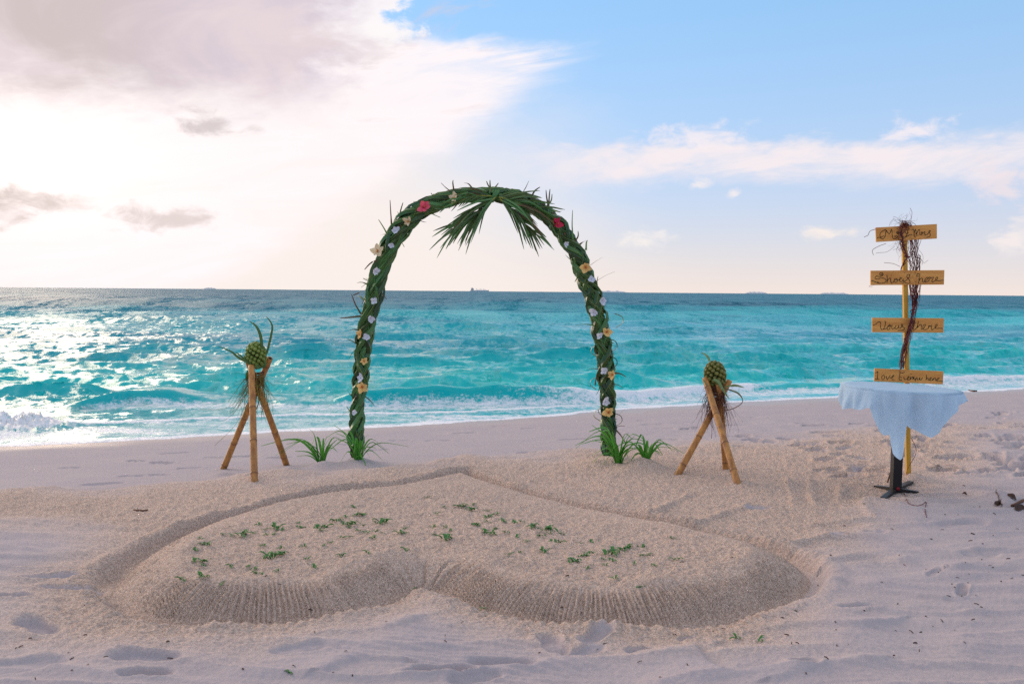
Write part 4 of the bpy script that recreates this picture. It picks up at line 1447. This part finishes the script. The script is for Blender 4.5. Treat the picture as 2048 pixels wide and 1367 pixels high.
# ----------------------------------------------------------------- signpost
M_SIGN = material('sign_wood', (.80, .38, .10), .65, (.56, .22, .05), 3, .8, bump=.0006, bscale=10, spec=.25, stretch=(1.2, 8, 9))
M_POST = material('post_wood', (.68, .38, .05), .6, (.58, .31, .05), 4, 1.0, spec=.25, stretch=(8, 8, 1))
M_INK = material('black_paint', (.012, .008, .007), .5)
YS = 7.62
SIGNS = [
    ([(1751, 455), (1873, 448), (1873, 477), (1752, 484)], (1730, 410), [(243, 547), (1735, 455), (1732, 805), (258, 888)],
     [[(265, 803), (310, 778), (350, 785), (390, 812), (430, 808), (465, 760), (480, 690), (490, 610), (470, 590), (455, 612)], [(490, 600), (520, 650), (560, 690), (590, 680), (610, 620), (620, 582)],
      [(620, 585), (640, 640), (640, 720), (655, 790), (690, 812), (740, 800), (772, 765), (745, 738), (705, 755), (722, 778)], [(470, 600), (390, 640), (345, 700), (350, 760), (390, 772), (430, 740)],
      [(742, 660), (775, 692), (788, 650), (762, 640), (757, 668), (800, 690), (848, 640), (852, 700), (872, 772)], [(1130, 715), (1080, 712), (1020, 740), (960, 778), (900, 772)],
      [(940, 782), (990, 740), (1022, 640), (1020, 602), (985, 602), (957, 650), (990, 690), (1042, 668)], [(1125, 597), (1147, 582), (1172, 612), (1180, 680), (1182, 750), (1217, 778)],
      [(1170, 702), (1200, 602), (1215, 592), (1225, 650), (1226, 712), (1260, 640), (1295, 592), (1315, 622), (1320, 700), (1350, 715), (1380, 667), (1368, 642), (1350, 665), (1385, 682), (1430, 640), (1442, 652), (1432, 692), (1470, 722), (1530, 672), (1572, 622), (1552, 610), (1536, 645), (1566, 690), (1570, 732), (1540, 762), (1482, 777)]]),
    ([(1741, 541), (1888, 540), (1887, 569), (1741, 570)], (1730, 530), [(133, 130), (1900, 118), (1897, 468), (133, 475)],
     [[(143, 368), (180, 372), (230, 392), (290, 418), (350, 430), (420, 430), (470, 412), (500, 378), (490, 340), (450, 310), (390, 305), (320, 322), (270, 330), (235, 310), (240, 275), (270, 262), (330, 270), (390, 262), (425, 230), (420, 195), (385, 178), (350, 195), (350, 225), (375, 240), (402, 225), (390, 203)],
      [(288, 403), (302, 396), (312, 405), (300, 412)], [(520, 230), (525, 290), (527, 360), (525, 425)], [(527, 390), (550, 340), (590, 310), (610, 325), (605, 380), (625, 415), (670, 410), (690, 372), (705, 330), (745, 320), (770, 350), (765, 395), (730, 412), (700, 395), (692, 365), (722, 345), (780, 355), (840, 345), (866, 305), (845, 292), (825, 320), (822, 370), (850, 395), (890, 377), (915, 330)],
      [(915, 330), (916, 380), (960, 375), (1020, 330), (1060, 270), (1060, 230), (1025, 220), (1000, 250), (1010, 300), (1055, 350), (1080, 400), (1060, 435), (1010, 435), (960, 415), (930, 405), (890, 440)],
      [(1285, 250), (1260, 268), (1232, 250), (1250, 215), (1290, 207), (1312, 225), (1300, 290), (1292, 360), (1285, 435)], [(1290, 390), (1320, 330), (1360, 310), (1380, 330), (1375, 390), (1400, 405), (1435, 385), (1480, 350), (1510, 310), (1490, 295), (1450, 320), (1430, 370), (1440, 400), (1490, 400), (1540, 350), (1530, 300), (1560, 290), (1570, 320), (1600, 295), (1640, 290), (1620, 340), (1600, 385), (1620, 405), (1660, 385), (1715, 350), (1745, 300), (1725, 285), (1700, 310), (1695, 345), (1730, 370), (1800, 372), (1850, 358), (1890, 362)]]),
    ([(1744, 635), (1887, 636), (1886, 665), (1744, 664)], (1730, 625), [(170, 118), (1897, 132), (1887, 482), (170, 455)],
     [[(176, 280), (215, 283), (260, 262), (300, 225), (345, 210), (365, 235), (365, 300), (370, 360), (395, 390), (430, 388), (460, 345), (480, 280), (485, 225), (470, 195)], [(430, 388), (480, 380), (520, 360), (560, 300), (590, 275), (600, 300), (595, 360), (565, 395), (535, 395), (525, 360), (560, 320), (600, 310), (640, 300)],
      [(650, 285), (640, 330), (640, 370), (670, 380), (710, 350), (740, 300)], [(722, 330), (717, 372), (750, 380), (790, 350), (810, 290), (800, 340), (820, 365), (870, 340), (905, 285), (880, 272), (865, 300), (900, 330), (940, 365), (930, 405), (870, 415), (785, 418)],
      [(1060, 300), (1120, 225), (1180, 180), (1184, 230), (1165, 320), (1150, 380), (1190, 402), (1230, 372), (1262, 300)], [(1120, 250), (1220, 245)], [(1280, 195), (1270, 270), (1255, 360), (1300, 300), (1345, 280), (1355, 320), (1345, 380), (1390, 385), (1430, 340), (1455, 290), (1430, 280), (1395, 310), (1390, 370), (1420, 400), (1480, 395), (1530, 355), (1522, 325), (1555, 305), (1560, 335), (1590, 300), (1605, 320), (1590, 390), (1620, 405), (1670, 370), (1715, 330), (1740, 290), (1715, 280), (1685, 320), (1690, 365), (1730, 380), (1790, 370), (1865, 380)]]),
    ([(1749, 736), (1886, 742), (1885, 768), (1748, 762)], (1730, 725), [(230, 128), (1872, 205), (1862, 508), (225, 435)],
     [[(240, 235), (270, 225), (300, 205), (298, 280), (295, 380)], [(235, 382), (295, 382), (345, 388)], [(402, 380), (400, 322), (435, 290), (465, 310), (460, 370), (430, 395), (402, 378)], [(505, 302), (510, 350), (530, 390), (570, 340), (600, 287)],
      [(590, 352), (650, 340), (690, 302), (665, 295), (640, 340), (650, 390), (700, 395)], [(815, 205), (850, 232), (900, 238), (945, 210)], [(835, 235), (825, 300), (815, 370), (820, 402), (880, 405)], [(830, 335), (885, 345)],
      [(925, 330), (935, 370), (945, 395), (985, 378), (1030, 365), (1050, 330), (1030, 320), (1015, 360), (1020, 400), (1070, 395), (1085, 332)], [(1085, 330), (1080, 380), (1120, 340), (1150, 330), (1140, 390), (1172, 332)],
      [(1172, 330), (1170, 390), (1200, 390), (1225, 342), (1215, 390), (1200, 432)], [(1250, 340), (1250, 400), (1290, 390), (1310, 342), (1310, 402), (1350, 390), (1372, 340)], [(1470, 280), (1465, 350), (1455, 415)],
      [(1460, 390), (1490, 360), (1510, 370), (1512, 412), (1550, 395), (1585, 355), (1560, 350), (1545, 385), (1560, 415), (1610, 405), (1628, 360)], [(1625, 360), (1620, 410), (1650, 370), (1690, 365), (1682, 428)], [(1690, 412), (1740, 395), (1775, 365), (1745, 360), (1715, 395), (1720, 435), (1780, 425), (1820, 435), (1860, 440)]]),
]


def bil(q, u, v):
    return (q[0] * (1 - u) + q[1] * u) * (1 - v) + (q[3] * (1 - u) + q[2] * u) * v


def inv_bil(q, p):
    """u, v of p inside the quad q (near a parallelogram)"""
    u = v = .5
    q = [np.array(a, float) for a in q]
    p = np.array(p, float)
    for _ in range(8):
        r_ = bil(q, u, v) - p
        du = (q[1] - q[0]) * (1 - v) + (q[2] - q[3]) * v
        dv = (q[3] - q[0]) * (1 - u) + (q[2] - q[1]) * u
        s = np.linalg.solve(np.stack([du, dv], 1), r_)
        u, v = u - s[0], v - s[1]
    return u, v


def signpost():
    foot = P(1819, 958, YS + .05)
    foot.z = gz(foot.x, foot.y)
    t = thing('signpost', foot, 'wooden signpost with four handwritten boards standing behind the draped table', 'signpost')
    A, B = foot - Vector((0, 0, .25)), P(1808, 446, YS + .05)
    mb = MB()
    d = (B - A)
    M = Matrix((Vector((1, 0, 0)), Vector((0, 1, 0)), d.normalized())).transposed()
    box(mb, (A + B) / 2, .034, .030, d.length, M)
    mb.build('post', M_POST, t, smooth=False)
    labs = ['top board lettered Mr & Mrs', 'board lettered Shoes here', 'board lettered Vows there', 'lowest board lettered Love Everywhere, cut off by the table']
    for (q, crop, cq, strokes), lab, cuts in zip(SIGNS, labs, ([880, 1120], [1150], [1000], [760])):
        inks = []
        W3 = [P(a, b, YS + .02) for a, b in q]
        nrm = Vector((0, -1, 0))
        th = .014
        mb = MB()
        fv = [p + nrm * th / 2 for p in W3]
        bv = [p - nrm * th / 2 for p in W3]
        mb.add(fv + bv, [(3, 2, 1, 0), (4, 5, 6, 7), (0, 1, 5, 4), (1, 2, 6, 5), (2, 3, 7, 6), (3, 0, 4, 7)])
        bo = mb.build('sign_board', M_SIGN, t, smooth=False)
        bo['label'] = lab
        words = {}
        for st in strokes:
            mx = sum(p[0] for p in st) / len(st)
            words.setdefault(sum(mx > q_ for q_ in cuts), []).append(st)
        for st in (st for w_ in sorted(words) for st in [None] + words[w_]):
            if st is None:
                mb = MB()
                inks.append(mb)
                continue
            uv = [inv_bil(cq, p) for p in st]
            pts = [bil(fv, u, v) + nrm * .0006 for u, v in uv]
            cp = spline(pts, 4)
            m = len(cp)
            tube(mb, cp, [.0024 * (.75 + .35 * math.sin(i * .55) ** 2) for i in range(m)], 5)
        for mb in inks:
            mb.build('lettering', M_INK, bo)
        for (u, v) in [(.53, .3), (.53, .7)]:
            mb = MB()
            c = bil(fv, u, v)
            tube(mb, [c + Vector((0, .001, 0)), c + nrm * .0022], .003, 6)
            mb.build('nail', M_INK, bo)


signpost()

# dark red rootlets wound round the post
M_ROOT = material('red_root', (.10, .016, .02), .6, (.20, .045, .04), 12, 1.0)


def garland():
    c = P(1812, 560, YS)
    t = thing('root_garland', c, 'tangle of dark red rootlets hanging over the top of the signpost', 'root garland')
    r = random.Random(9)

    def path(pts, rad, jit=.006, sub=6):
        cp = spline([P(a, b, YS + dy) for a, b, dy in pts], sub)
        cp = [p + Vector((r.gauss(0, jit), r.gauss(0, jit), r.gauss(0, jit))) for p in cp]
        return cp, rad

    for pts, rad in [([(1812, 452, -.02), (1806, 470, -.03), (1804, 490, -.03), (1812, 505, -.02), (1814, 515, -.02), (1804, 530, -.02), (1800, 545, .04)], .0065),
                     ([(1806, 447, -.03), (1803, 470, -.03), (1809, 495, -.03), (1813, 512, -.02), (1806, 530, 0)], .005),
                     ([(1824, 575, .02), (1830, 592, -.02), (1826, 625, -.03), (1820, 650, -.035), (1813, 680, -.03), (1808, 700, -.02), (1803, 737, .0)], .0065),
                     ([(1836, 560, .05), (1833, 595, -.01), (1824, 630, -.035), (1816, 668, -.035), (1811, 695, -.02), (1808, 737, .0)], .006),
                     ([(1828, 580, .04), (1829, 600, -.01), (1823, 640, -.04), (1818, 664, -.04), (1809, 698, -.02)], .0065),
                     ([(1832, 590, .0), (1828, 612, -.03), (1822, 634, -.04)], .007)]:
        cp, rd = path(pts, rad)
        mb = MB()
        m = len(cp)
        tube(mb, cp, [rd * (.6 + .4 * math.sin(math.pi * i / (m - 1))) for i in range(m)], 6)
        mb.build('thick_root', M_ROOT, t)
    # bundles of thinner roots down the right hand side
    bund = [([(1812, 446), (1824, 455), (1830, 480), (1830, 505), (1838, 520), (1832, 545), (1834, 570), (1832, 600)], 13, .020), ([(1810, 447), (1818, 462), (1826, 490), (1822, 512), (1828, 540), (1826, 572), (1830, 605)], 10, .018),
            ([(1832, 560), (1832, 595), (1827, 630), (1817, 670), (1809, 700), (1804, 736)], 16, .010), ([(1810, 446), (1803, 458), (1802, 480), (1808, 505)], 5, .006)]
    mb = MB()
    for pts, n, sp in bund:
        for k in range(n):
            off = Vector((r.gauss(0, sp), r.gauss(0, .006), r.gauss(0, .01)))
            cp = spline([P(a, b, YS + (.075 if b < 574 and a > 1812 else -.02)) + off + Vector((r.gauss(0, sp * .8), r.gauss(0, .01), r.gauss(0, .012))) for a, b in pts], 4)
            tube(mb, cp, r.uniform(.0014, .0030), 3, False)
    o = mb.build('thin_roots', M_ROOT, t)
    o['kind'] = 'stuff'
    mb = MB()
    for k in range(42):
        p = P(r.uniform(1800, 1818), r.uniform(440, 452), YS - .01)
        a = r.uniform(-.4, 3.5)
        strand(mb, p, (math.cos(a), r.uniform(-.6, .3), math.sin(a) * .9), r.uniform(.05, .15), r.uniform(.0007, .0014), r, 3, .38, .12, 10)
    for k in range(34):
        p = P(r.uniform(1795, 1812), r.uniform(470, 495), YS - .03)
        strand(mb, p, (r.uniform(-1.2, .3), r.uniform(-.4, .3), -1), r.uniform(.05, .17), r.uniform(.0007, .0013), r, 3, .40, .05, 10)
    for k in range(50):
        p = P(r.uniform(1815, 1836), r.uniform(470, 590), YS - .01)
        strand(mb, p, (r.uniform(-.6, 1.2), r.uniform(-.4, .3), r.uniform(-1, .5)), r.uniform(.05, .14), r.uniform(.0007, .0012), r, 3, .5, .05, 10)
    o = mb.build('fine_rootlets', M_ROOT, t)
    o['kind'] = 'stuff'
    for pts, rad in [([(1752, 458), (1740, 462), (1736, 470), (1728, 474)], .002), ([(1772, 487), (1758, 492), (1745, 500), (1747, 510)], .0018), ([(1790, 492), (1775, 503), (1760, 505), (1752, 506)], .0012), ([(1800, 533), (1786, 527), (1768, 525)], .0015),
                     ([(1821, 452), (1822, 440), (1824, 425), (1820, 416)], .0014), ([(1806, 446), (1795, 436), (1786, 433)], .001), ([(1800, 448), (1785, 440), (1778, 452)], .001), ([(1784, 570), (1782, 552), (1788, 542)], .001), ([(1840, 515), (1848, 525), (1856, 520)], .001), ([(1838, 500), (1846, 512), (1844, 530)], .001), ([(1745, 574), (1738, 572), (1760, 568)], .0008),
                     ([(1822, 875), (1830, 890), (1832, 905), (1824, 922), (1814, 940), (1811, 965)], .0022), ([(1808, 985), (1816, 1005), (1832, 1013), (1845, 1008), (1852, 1004), (1850, 1018), (1853, 1034)], .0026)]:
        mb = MB()
        if pts[-1][1] > 1000:
            cp = spline([on_sand(a, b) + Vector((0, 0, .004)) for a, b in pts], 5)
        else:
            cp = spline([P(a, b, YS - .03) for a, b in pts], 5)
        tube(mb, cp, rad, 4, False)
        mb.build('loose_root', M_ROOT, t)


garland()

# ----------------------------------------------------------------- draped cocktail table
M_CLOTH = material('skylit_cloth', (.60, .80, .97), .85, (.55, .76, .96), 60, 1.0, bump=.0004, bscale=500, spec=.1, trans=.3)  # white cloth; blue of the skylight is put into its base colour
M_STEEL = material('black_steel', (.010, .010, .011), .45, (.02, .016, .015), 10)
M_TOP = material('table_top', (.12, .07, .04), .5)


def table():
    Y = 7.10
    foot = P(1791, 978, Y)
    foot.z = gz(foot.x, Y)
    C = P(1801, 775, Y)
    R = (P(1917, 775, Y) - P(1685, 775, Y)).length / 2
    ztop = C.z + .008
    t = thing('cocktail_table', foot, 'round pedestal table with black steel post and cross base', 'table')
    mb = MB()
    tx = .02
    ring = lambda rr, z: [Vector((C.x + rr * math.cos(a), Y + rr * math.sin(a), z - tx * 2 * rr * math.cos(a))) for a in [i * math.pi / 24 for i in range(48)]]
    v0, v1 = ring(R - .012, ztop - .028), ring(R - .012, ztop - .006)
    mb.add(v0 + v1, [tuple(range(48))[::-1], tuple(range(48, 96))] + [(i, (i + 1) % 48, 48 + (i + 1) % 48, 48 + i) for i in range(48)])
    mb.build('table_top', M_TOP, t, smooth=False)
    mb = MB()
    A, B = Vector((foot.x, Y, foot.z + .02)), Vector((foot.x + .008, Y, ztop - .03))
    M = Matrix((Vector((1, 0, 0)), Vector((0, 1, 0)), (B - A).normalized())).transposed()
    box(mb, (A + B) / 2, .064, .064, (B - A).length, M)
    po = mb.build('column', M_STEEL, t, smooth=False)
    M_RUST = material('red_cap', (.25, .01, .015), .5)
    mb = MB()
    q = A + Vector((.003, -.033, .012))
    tube(mb, [q, q + Vector((0, -.006, 0))], .014, 8)
    mb.build('bolt', M_RUST, po)
    for tip in [(1752, 973), (1766, 997), (1836, 985), (1822, 966)]:
        e = on_sand(*tip)
        a = Vector((foot.x, Y, foot.z + .035))
        e.z += .012
        mb = MB()
        dv = (e - a)
        sd = dv.cross(Vector((0, 0, 1))).normalized() * .019
        vs = []
        for p, h in ((a, .034), (e, .018)):
            vs += [p - sd, p + sd, p + sd - Vector((0, 0, h)), p - sd - Vector((0, 0, h))]
        mb.add(vs, [(0, 1, 5, 4), (1, 2, 6, 5), (2, 3, 7, 6), (3, 0, 4, 7), (4, 5, 6, 7), (3, 2, 1, 0)])
        mb.build('foot', M_STEEL, t, smooth=False)
    # the cloth
    mb = MB()
    NP = 220
    tab = [(1660, .09), (1680, .10), (1690, .165), (1720, .15), (1747, .13), (1751, .14), (1755, .20), (1765, .28), (1775, .30), (1786, .30), (1789, .36), (1792, .42), (1799, .45), (1808, .465), (1813, .44), (1816, .34), (1818, .215),
           (1830, .25), (1850, .275), (1870, .295), (1882, .265), (1900, .17), (1912, .10), (1925, .06), (1960, .06)]
    ta, tl = [a for a, _ in tab], [b for _, b in tab]

    def drop(a):
        if math.sin(a) > .05:
            return .12
        return float(np.interp(1024 + FPX * (C.x + R * math.cos(a)) / (Y + R * math.sin(a)), ta, tl))
    r = random.Random(2)
    n_top, n_sk = 9, 18
    rows = []
    f1 = [r.uniform(0, 6.28) for _ in range(6)]
    for i in range(n_top):
        rr = R * (i / (n_top - 1)) ** .9
        rows.append([(rr, 0.0)] * NP)
    vs = []
    for i in range(n_top):
        rr = R * max(.001, (i / (n_top - 1)))
        for j in range(NP):
            a = 2 * math.pi * j / NP
            wr = .0018 * math.sin(7 * math.cos(a) * rr * 9 + f1[0]) * math.sin(5 * math.sin(a) * rr * 11 + f1[1]) + .0012 * math.sin(31 * rr * math.cos(a + .6))
            vs.append(Vector((C.x + rr * math.cos(a), Y + rr * math.sin(a), ztop - tx * 2 * rr * math.cos(a) + wr - .006 * (i == n_top - 1))))
    for i in range(1, n_sk + 1):
        u = i / n_sk
        for j in range(NP):
            a = 2 * math.pi * j / NP
            dg = math.degrees(a)
            L = drop(a)
            dz = L * u
            fold = math.sin(13 * a + 1.5 * u + f1[2]) * .5 + .35 * math.sin(23 * a + f1[3] - u) + .25 * math.sin(37 * a + f1[4] + 2 * u)
            amp = .024 * min(1, dz / .12) * (1.2 if 240 < dg < 285 else .8)
            # gathers pull in around the tail, the two side lobes are blown out
            flare = .014 * math.sin(min(1, dz / .2) * 1.57) + .015 * u * math.exp(-((dg - 318) / 26) ** 2) + .015 * u * math.exp(-((dg - 205) / 24) ** 2) - .05 * u * math.exp(-((dg - 262) / 13) ** 2)
            if dg < 170:
                flare -= .03 * u
            rad = R + flare + amp * fold
            round_ = .006 * (1 - min(1, dz / .02))
            x = C.x + (rad - round_) * math.cos(a)
            y = Y + (rad - round_) * math.sin(a)
            z = ztop - tx * 2 * R * math.cos(a) - .006 - dz + .006 * math.sin(17 * a + f1[5]) * u
            vs.append(Vector((x, y, z)))
    nr = n_top + n_sk
    fs = [(i * NP + j, (i + 1) * NP + j, (i + 1) * NP + (j + 1) % NP, i * NP + (j + 1) % NP) for i in range(nr - 1) for j in range(NP)]
    mb.add(vs, fs)
    o = mb.build('tablecloth', M_CLOTH, None, org=(C.x, Y, ztop))
    o.location = (C.x, Y, ztop)
    tag(o, 'white cloth draped over the round table, one corner hanging as a long tail', 'tablecloth')


table()

# ----------------------------------------------------------------- torn green leaves strewn on the heart
M_SCRAP = material('fresh_leaf', (.030, .18, .035), .5, (.07, .24, .04), 40, 1.0, spec=.4, attr='tint', acol=(.07, .17, .04), trans=.15)
Z7 = [(170, 395), (205, 448), (120, 490), (150, 610), (190, 635), (195, 710), (415, 625), (350, 350), (425, 370), (515, 370), (605, 355), (660, 290), (690, 325), (715, 370), (785, 320), (780, 360), (835, 330), (665, 460), (840, 475), (745, 555), (850, 530), (610, 655), (620, 685), (790, 670), (1055, 575), (1030, 465), (960, 265), (990, 305), (1160, 300), (1150, 330), (1280, 250), (1320, 250), (1375, 225), (1460, 205), (1370, 285), (1420, 280), (1400, 310), (1490, 290), (1460, 335), (1600, 265), (1670, 275), (1540, 360), (1600, 340), (1660, 355), (1580, 405), (1830, 355), (1860, 315), (1330, 395), (1400, 390), (1165, 460), (1225, 430), (1530, 510), (1850, 490), (1300, 545), (1440, 140), (2020, 60), (355, 925), (1915, 810), (10, 850), (545, 640), (1125, 640)]
Z8 = [(30, 305), (135, 310), (60, 205), (105, 135), (255, 145), (340, 120), (355, 170), (460, 170), (475, 225), (465, 260), (400, 275), (435, 340), (530, 205), (580, 240), (600, 260), (505, 365), (525, 310), (610, 340), (690, 280), (740, 265), (820, 310), (850, 300), (905, 315), (960, 330), (990, 355), (890, 375), (920, 345), (705, 390), (770, 425), (140, 395), (180, 335), (50, 360), (1030, 430), (1085, 355), (930, 510), (730, 510), (640, 530), (1315, 430), (1240, 435), (1250, 540), (1185, 575), (1140, 600), (1345, 520), (1420, 570), (1470, 530), (1500, 500), (1540, 520), (1600, 485), (1740, 465), (1720, 535), (1770, 535), (1495, 585), (1450, 620), (1290, 655), (1680, 610), (1835, 625), (2000, 570), (1735, 765), (1530, 935), (435, 945), (1975, 390)]
BIG = {(515, 370), (785, 320), (850, 530), (745, 555), (150, 610), (1370, 285), (1420, 280), (1670, 275), (1160, 300), (1280, 250), (1460, 205), (1830, 355), (205, 448), (195, 710), (255, 145), (355, 170), (475, 225), (400, 275), (505, 365), (820, 310), (960, 330), (140, 395), (1030, 430), (930, 510), (1250, 540), (1470, 530), (1600, 485), (1185, 575), (1740, 535)}


def scrap_mesh(seed, n, L):
    r = random.Random(seed)
    mb = MB()
    for k in range(n):
        a = r.uniform(0, 6.28)
        p = Vector((r.gauss(0, L * .35), r.gauss(0, L * .35), .001))
        d = Vector((math.cos(a), math.sin(a), r.uniform(-.05, .45))).normalized()
        l = L * r.uniform(.5, 1.1)
        cp = spline([p, p + d * l * .5 + Vector((0, 0, .2 * l)), p + d * l + Vector((0, 0, r.uniform(-.1, .15) * l))], 3)
        for q in cp:
            q.z = max(q.z, -.002)
        m = len(cp)
        blade(mb, cp, [l * r.uniform(.30, .36) * math.sin(math.pi * (.1 + .85 * i / (m - 1))) + .001 for i in range(m)], None, r.uniform(.1, .35), .5)
    me = mb.mesh('leaf_scrap')
    me.materials.append(M_SCRAP)
    return me


SCR_B = [scrap_mesh(100 + k, 9, .046) for k in range(5)]
SCR_S = [scrap_mesh(200 + k, 4, .032) for k in range(5)]
_sr = random.Random(8)
for lst, ox, side in ((Z7, 360, 'left'), (Z8, 860, 'right')):
    for a, b in lst:
        p = on_sand(ox + a / 4.096, 980 + b / 4.096)
        big = (a, b) in BIG
        o = link('leaf_scrap', _sr.choice(SCR_B if big else SCR_S))
        o.location = p + Vector((0, 0, .002))
        o.rotation_euler = (0, 0, _sr.uniform(0, 6.28))
        s_ = _sr.uniform(.85, 1.2) if big else _sr.uniform(.7, 1.15)
        o.scale = (s_, s_, s_)
        if big:
            tag(o, 'larger tuft of torn green leaves on the %s lobe of the sand heart' % side, 'leaf scrap', 'tufts of torn leaves on the heart')
        else:
            tag(o, 'small flat scrap of green leaf on the %s lobe of the sand heart' % side, 'leaf scrap', 'small leaf scraps on the heart')
for px, py, lab in [(1475, 1276, 'green leaf scrap on pale sand before the heart, left one of a pair'), (1517, 1281, 'green leaf scrap on pale sand before the heart, right one of a pair'),
                    (578, 1344, 'green leaf scrap at the bottom edge near the footprints'), (966, 1212, 'light green leaf scrap in the trench just right of the heart cleft')]:
    o = link('leaf_scrap', _sr.choice(SCR_S))
    o.location = on_sand(px, py) + Vector((0, 0, .002))
    o.rotation_euler = (0, 0, _sr.uniform(0, 6.28))
    tag(o, lab, 'leaf scrap', 'stray leaf scraps')

# tiny bits of leaf, seaweed and shell
def crumbs():
    r = random.Random(77)
    mb = MB()
    P_ = []
    for lst, ox in ((Z7, 360), (Z8, 860)):
        for a, b in lst:
            for _ in range(2):
                P_.append((ox + (a + r.gauss(0, 45)) / 4.096, 980 + (b + r.gauss(0, 18)) / 4.096))
    xs, ys = [], []
    for a, b in P_:
        g = G(a, b, .05)
        xs.append(g.x)
        ys.append(g.y)
    z = sand_field(np.array(xs), np.array(ys))[0]
    for x, y, zz in zip(xs, ys, z):
        a = r.uniform(0, 6.28)
        l = r.uniform(.005, .014)
        d = Vector((math.cos(a), math.sin(a), r.uniform(0, .5)))
        p = Vector((x, y, zz + .002))
        blade(mb, [p, p + d * l * .5, p + d * l], [l * .3, l * .4, l * .1], None, .2)
    o = mb.build('leaf_crumbs', M_SCRAP)
    o['kind'] = 'stuff'
    mb = MB()
    xs, ys = [], []
    for _ in range(150):
        px, py = r.uniform(1500, 2100), r.uniform(960, 1300)
        if r.random() > .25 + .75 * (px > 1850):
            continue
        g = G(px, py, 0)
        xs.append(g.x)
        ys.append(g.y)
    for _ in range(70):
        g = G(r.uniform(-20, 2060), r.uniform(1150, 1380), 0)
        xs.append(g.x)
        ys.append(g.y)
    z = sand_field(np.array(xs), np.array(ys))[0]
    for x, y, zz in zip(xs, ys, z):
        a = r.uniform(0, 6.28)
        l = r.uniform(.006, .022)
        d = Vector((math.cos(a), math.sin(a), r.uniform(0, .3)))
        p = Vector((x, y, zz + .002))
        tube(mb, [p, p + d * l * .5 + Vector((0, 0, .002)), p + d * l], r.uniform(.001, .0028), 4)
    o = mb.build('beach_litter', M_DEAD)
    o['kind'] = 'stuff'


M_DEAD = material('dead_leaf', (.035, .016, .012), .7, (.07, .03, .02), 20)
crumbs()
for kind, pts, w, lab in [('dry_leaf', [(2014, 1001), (2024, 1003), (2033, 1006)], .034, 'pointed dark dry leaf lying on the sand at the right edge'),
                          ('dry_leaf', [(1992, 1012), (1998, 1009), (2003, 1014)], .042, 'crumpled dark dry leaf left of the pointed one'),
                          ('dry_leaf', [(2034, 1022), (2042, 1019), (2056, 1022)], .055, 'large dark dry leaf cut by the right picture edge'),
                          ('dry_leaf', [(1890, 986), (1926, 991), (1930, 992)], .02, 'small dark leaf flake on the sand right of the table base')]:
    if lab.startswith('small'):
        pts = [(1924, 990), (1928, 990), (1934, 992)]
    base = on_sand(*pts[1])
    cp = spline([on_sand(a, b) + Vector((0, 0, .012 + .012 * (i == 1))) for i, (a, b) in enumerate(pts)], 4)
    m = len(cp)
    mb = MB()
    blade(mb, cp, [w * math.sin(math.pi * (.1 + .85 * i / (m - 1))) + .002 for i in range(m)], (.2, 1, .5), .25)
    o = mb.build(kind, M_DEAD, None, org=base)
    o.location = base
    tag(o, lab, 'dry leaf', 'dry leaves on the sand')
M_TWIG = material('twig', (.16, .07, .035), .8, (.1, .04, .025), 15)
for pts, rad, lab in [([(268, 1020), (283, 1022), (294, 1021)], .006, 'short brown twig lying on the sand left of the heart'), ([(2024, 1013), (2040, 1006), (2056, 998)], .010, 'dark stick pointing out of the picture at the right edge'),
                      ([(1991, 997), (1995, 1001), (1998, 1005)], .004, 'little dark twig above the crumpled dry leaf'), ([(1938, 780), (1946, 781), (1954, 781)], .018, 'piece of driftwood by the water, just right of the table')]:
    base = on_sand(*pts[1])
    mb = MB()
    cp = spline([on_sand(a, b) + Vector((0, 0, rad * .8)) for a, b in pts], 4)
    m = len(cp)
    rr_ = random.Random(len(lab))
    tube(mb, cp, [rad * rr_.uniform(.6, 1.1) for _ in range(m)], 6)
    o = mb.build('twig', M_TWIG, None, org=base)
    o.location = base
    tag(o, lab, 'twig', 'twigs on the sand')
# thin stick stuck in the sand behind the table post
base = on_sand(1771, 966)
mb = MB()
tube(mb, [base - Vector((0, 0, .05)), P(1783, 938, base.y + .05), P(1792, 920, base.y + .1)], [.007, .006, .005], 6)
o = mb.build('stick', M_TWIG, None, org=base)
o.location = base
tag(o, 'thin reddish stick leaning in the sand behind the table post', 'stick')
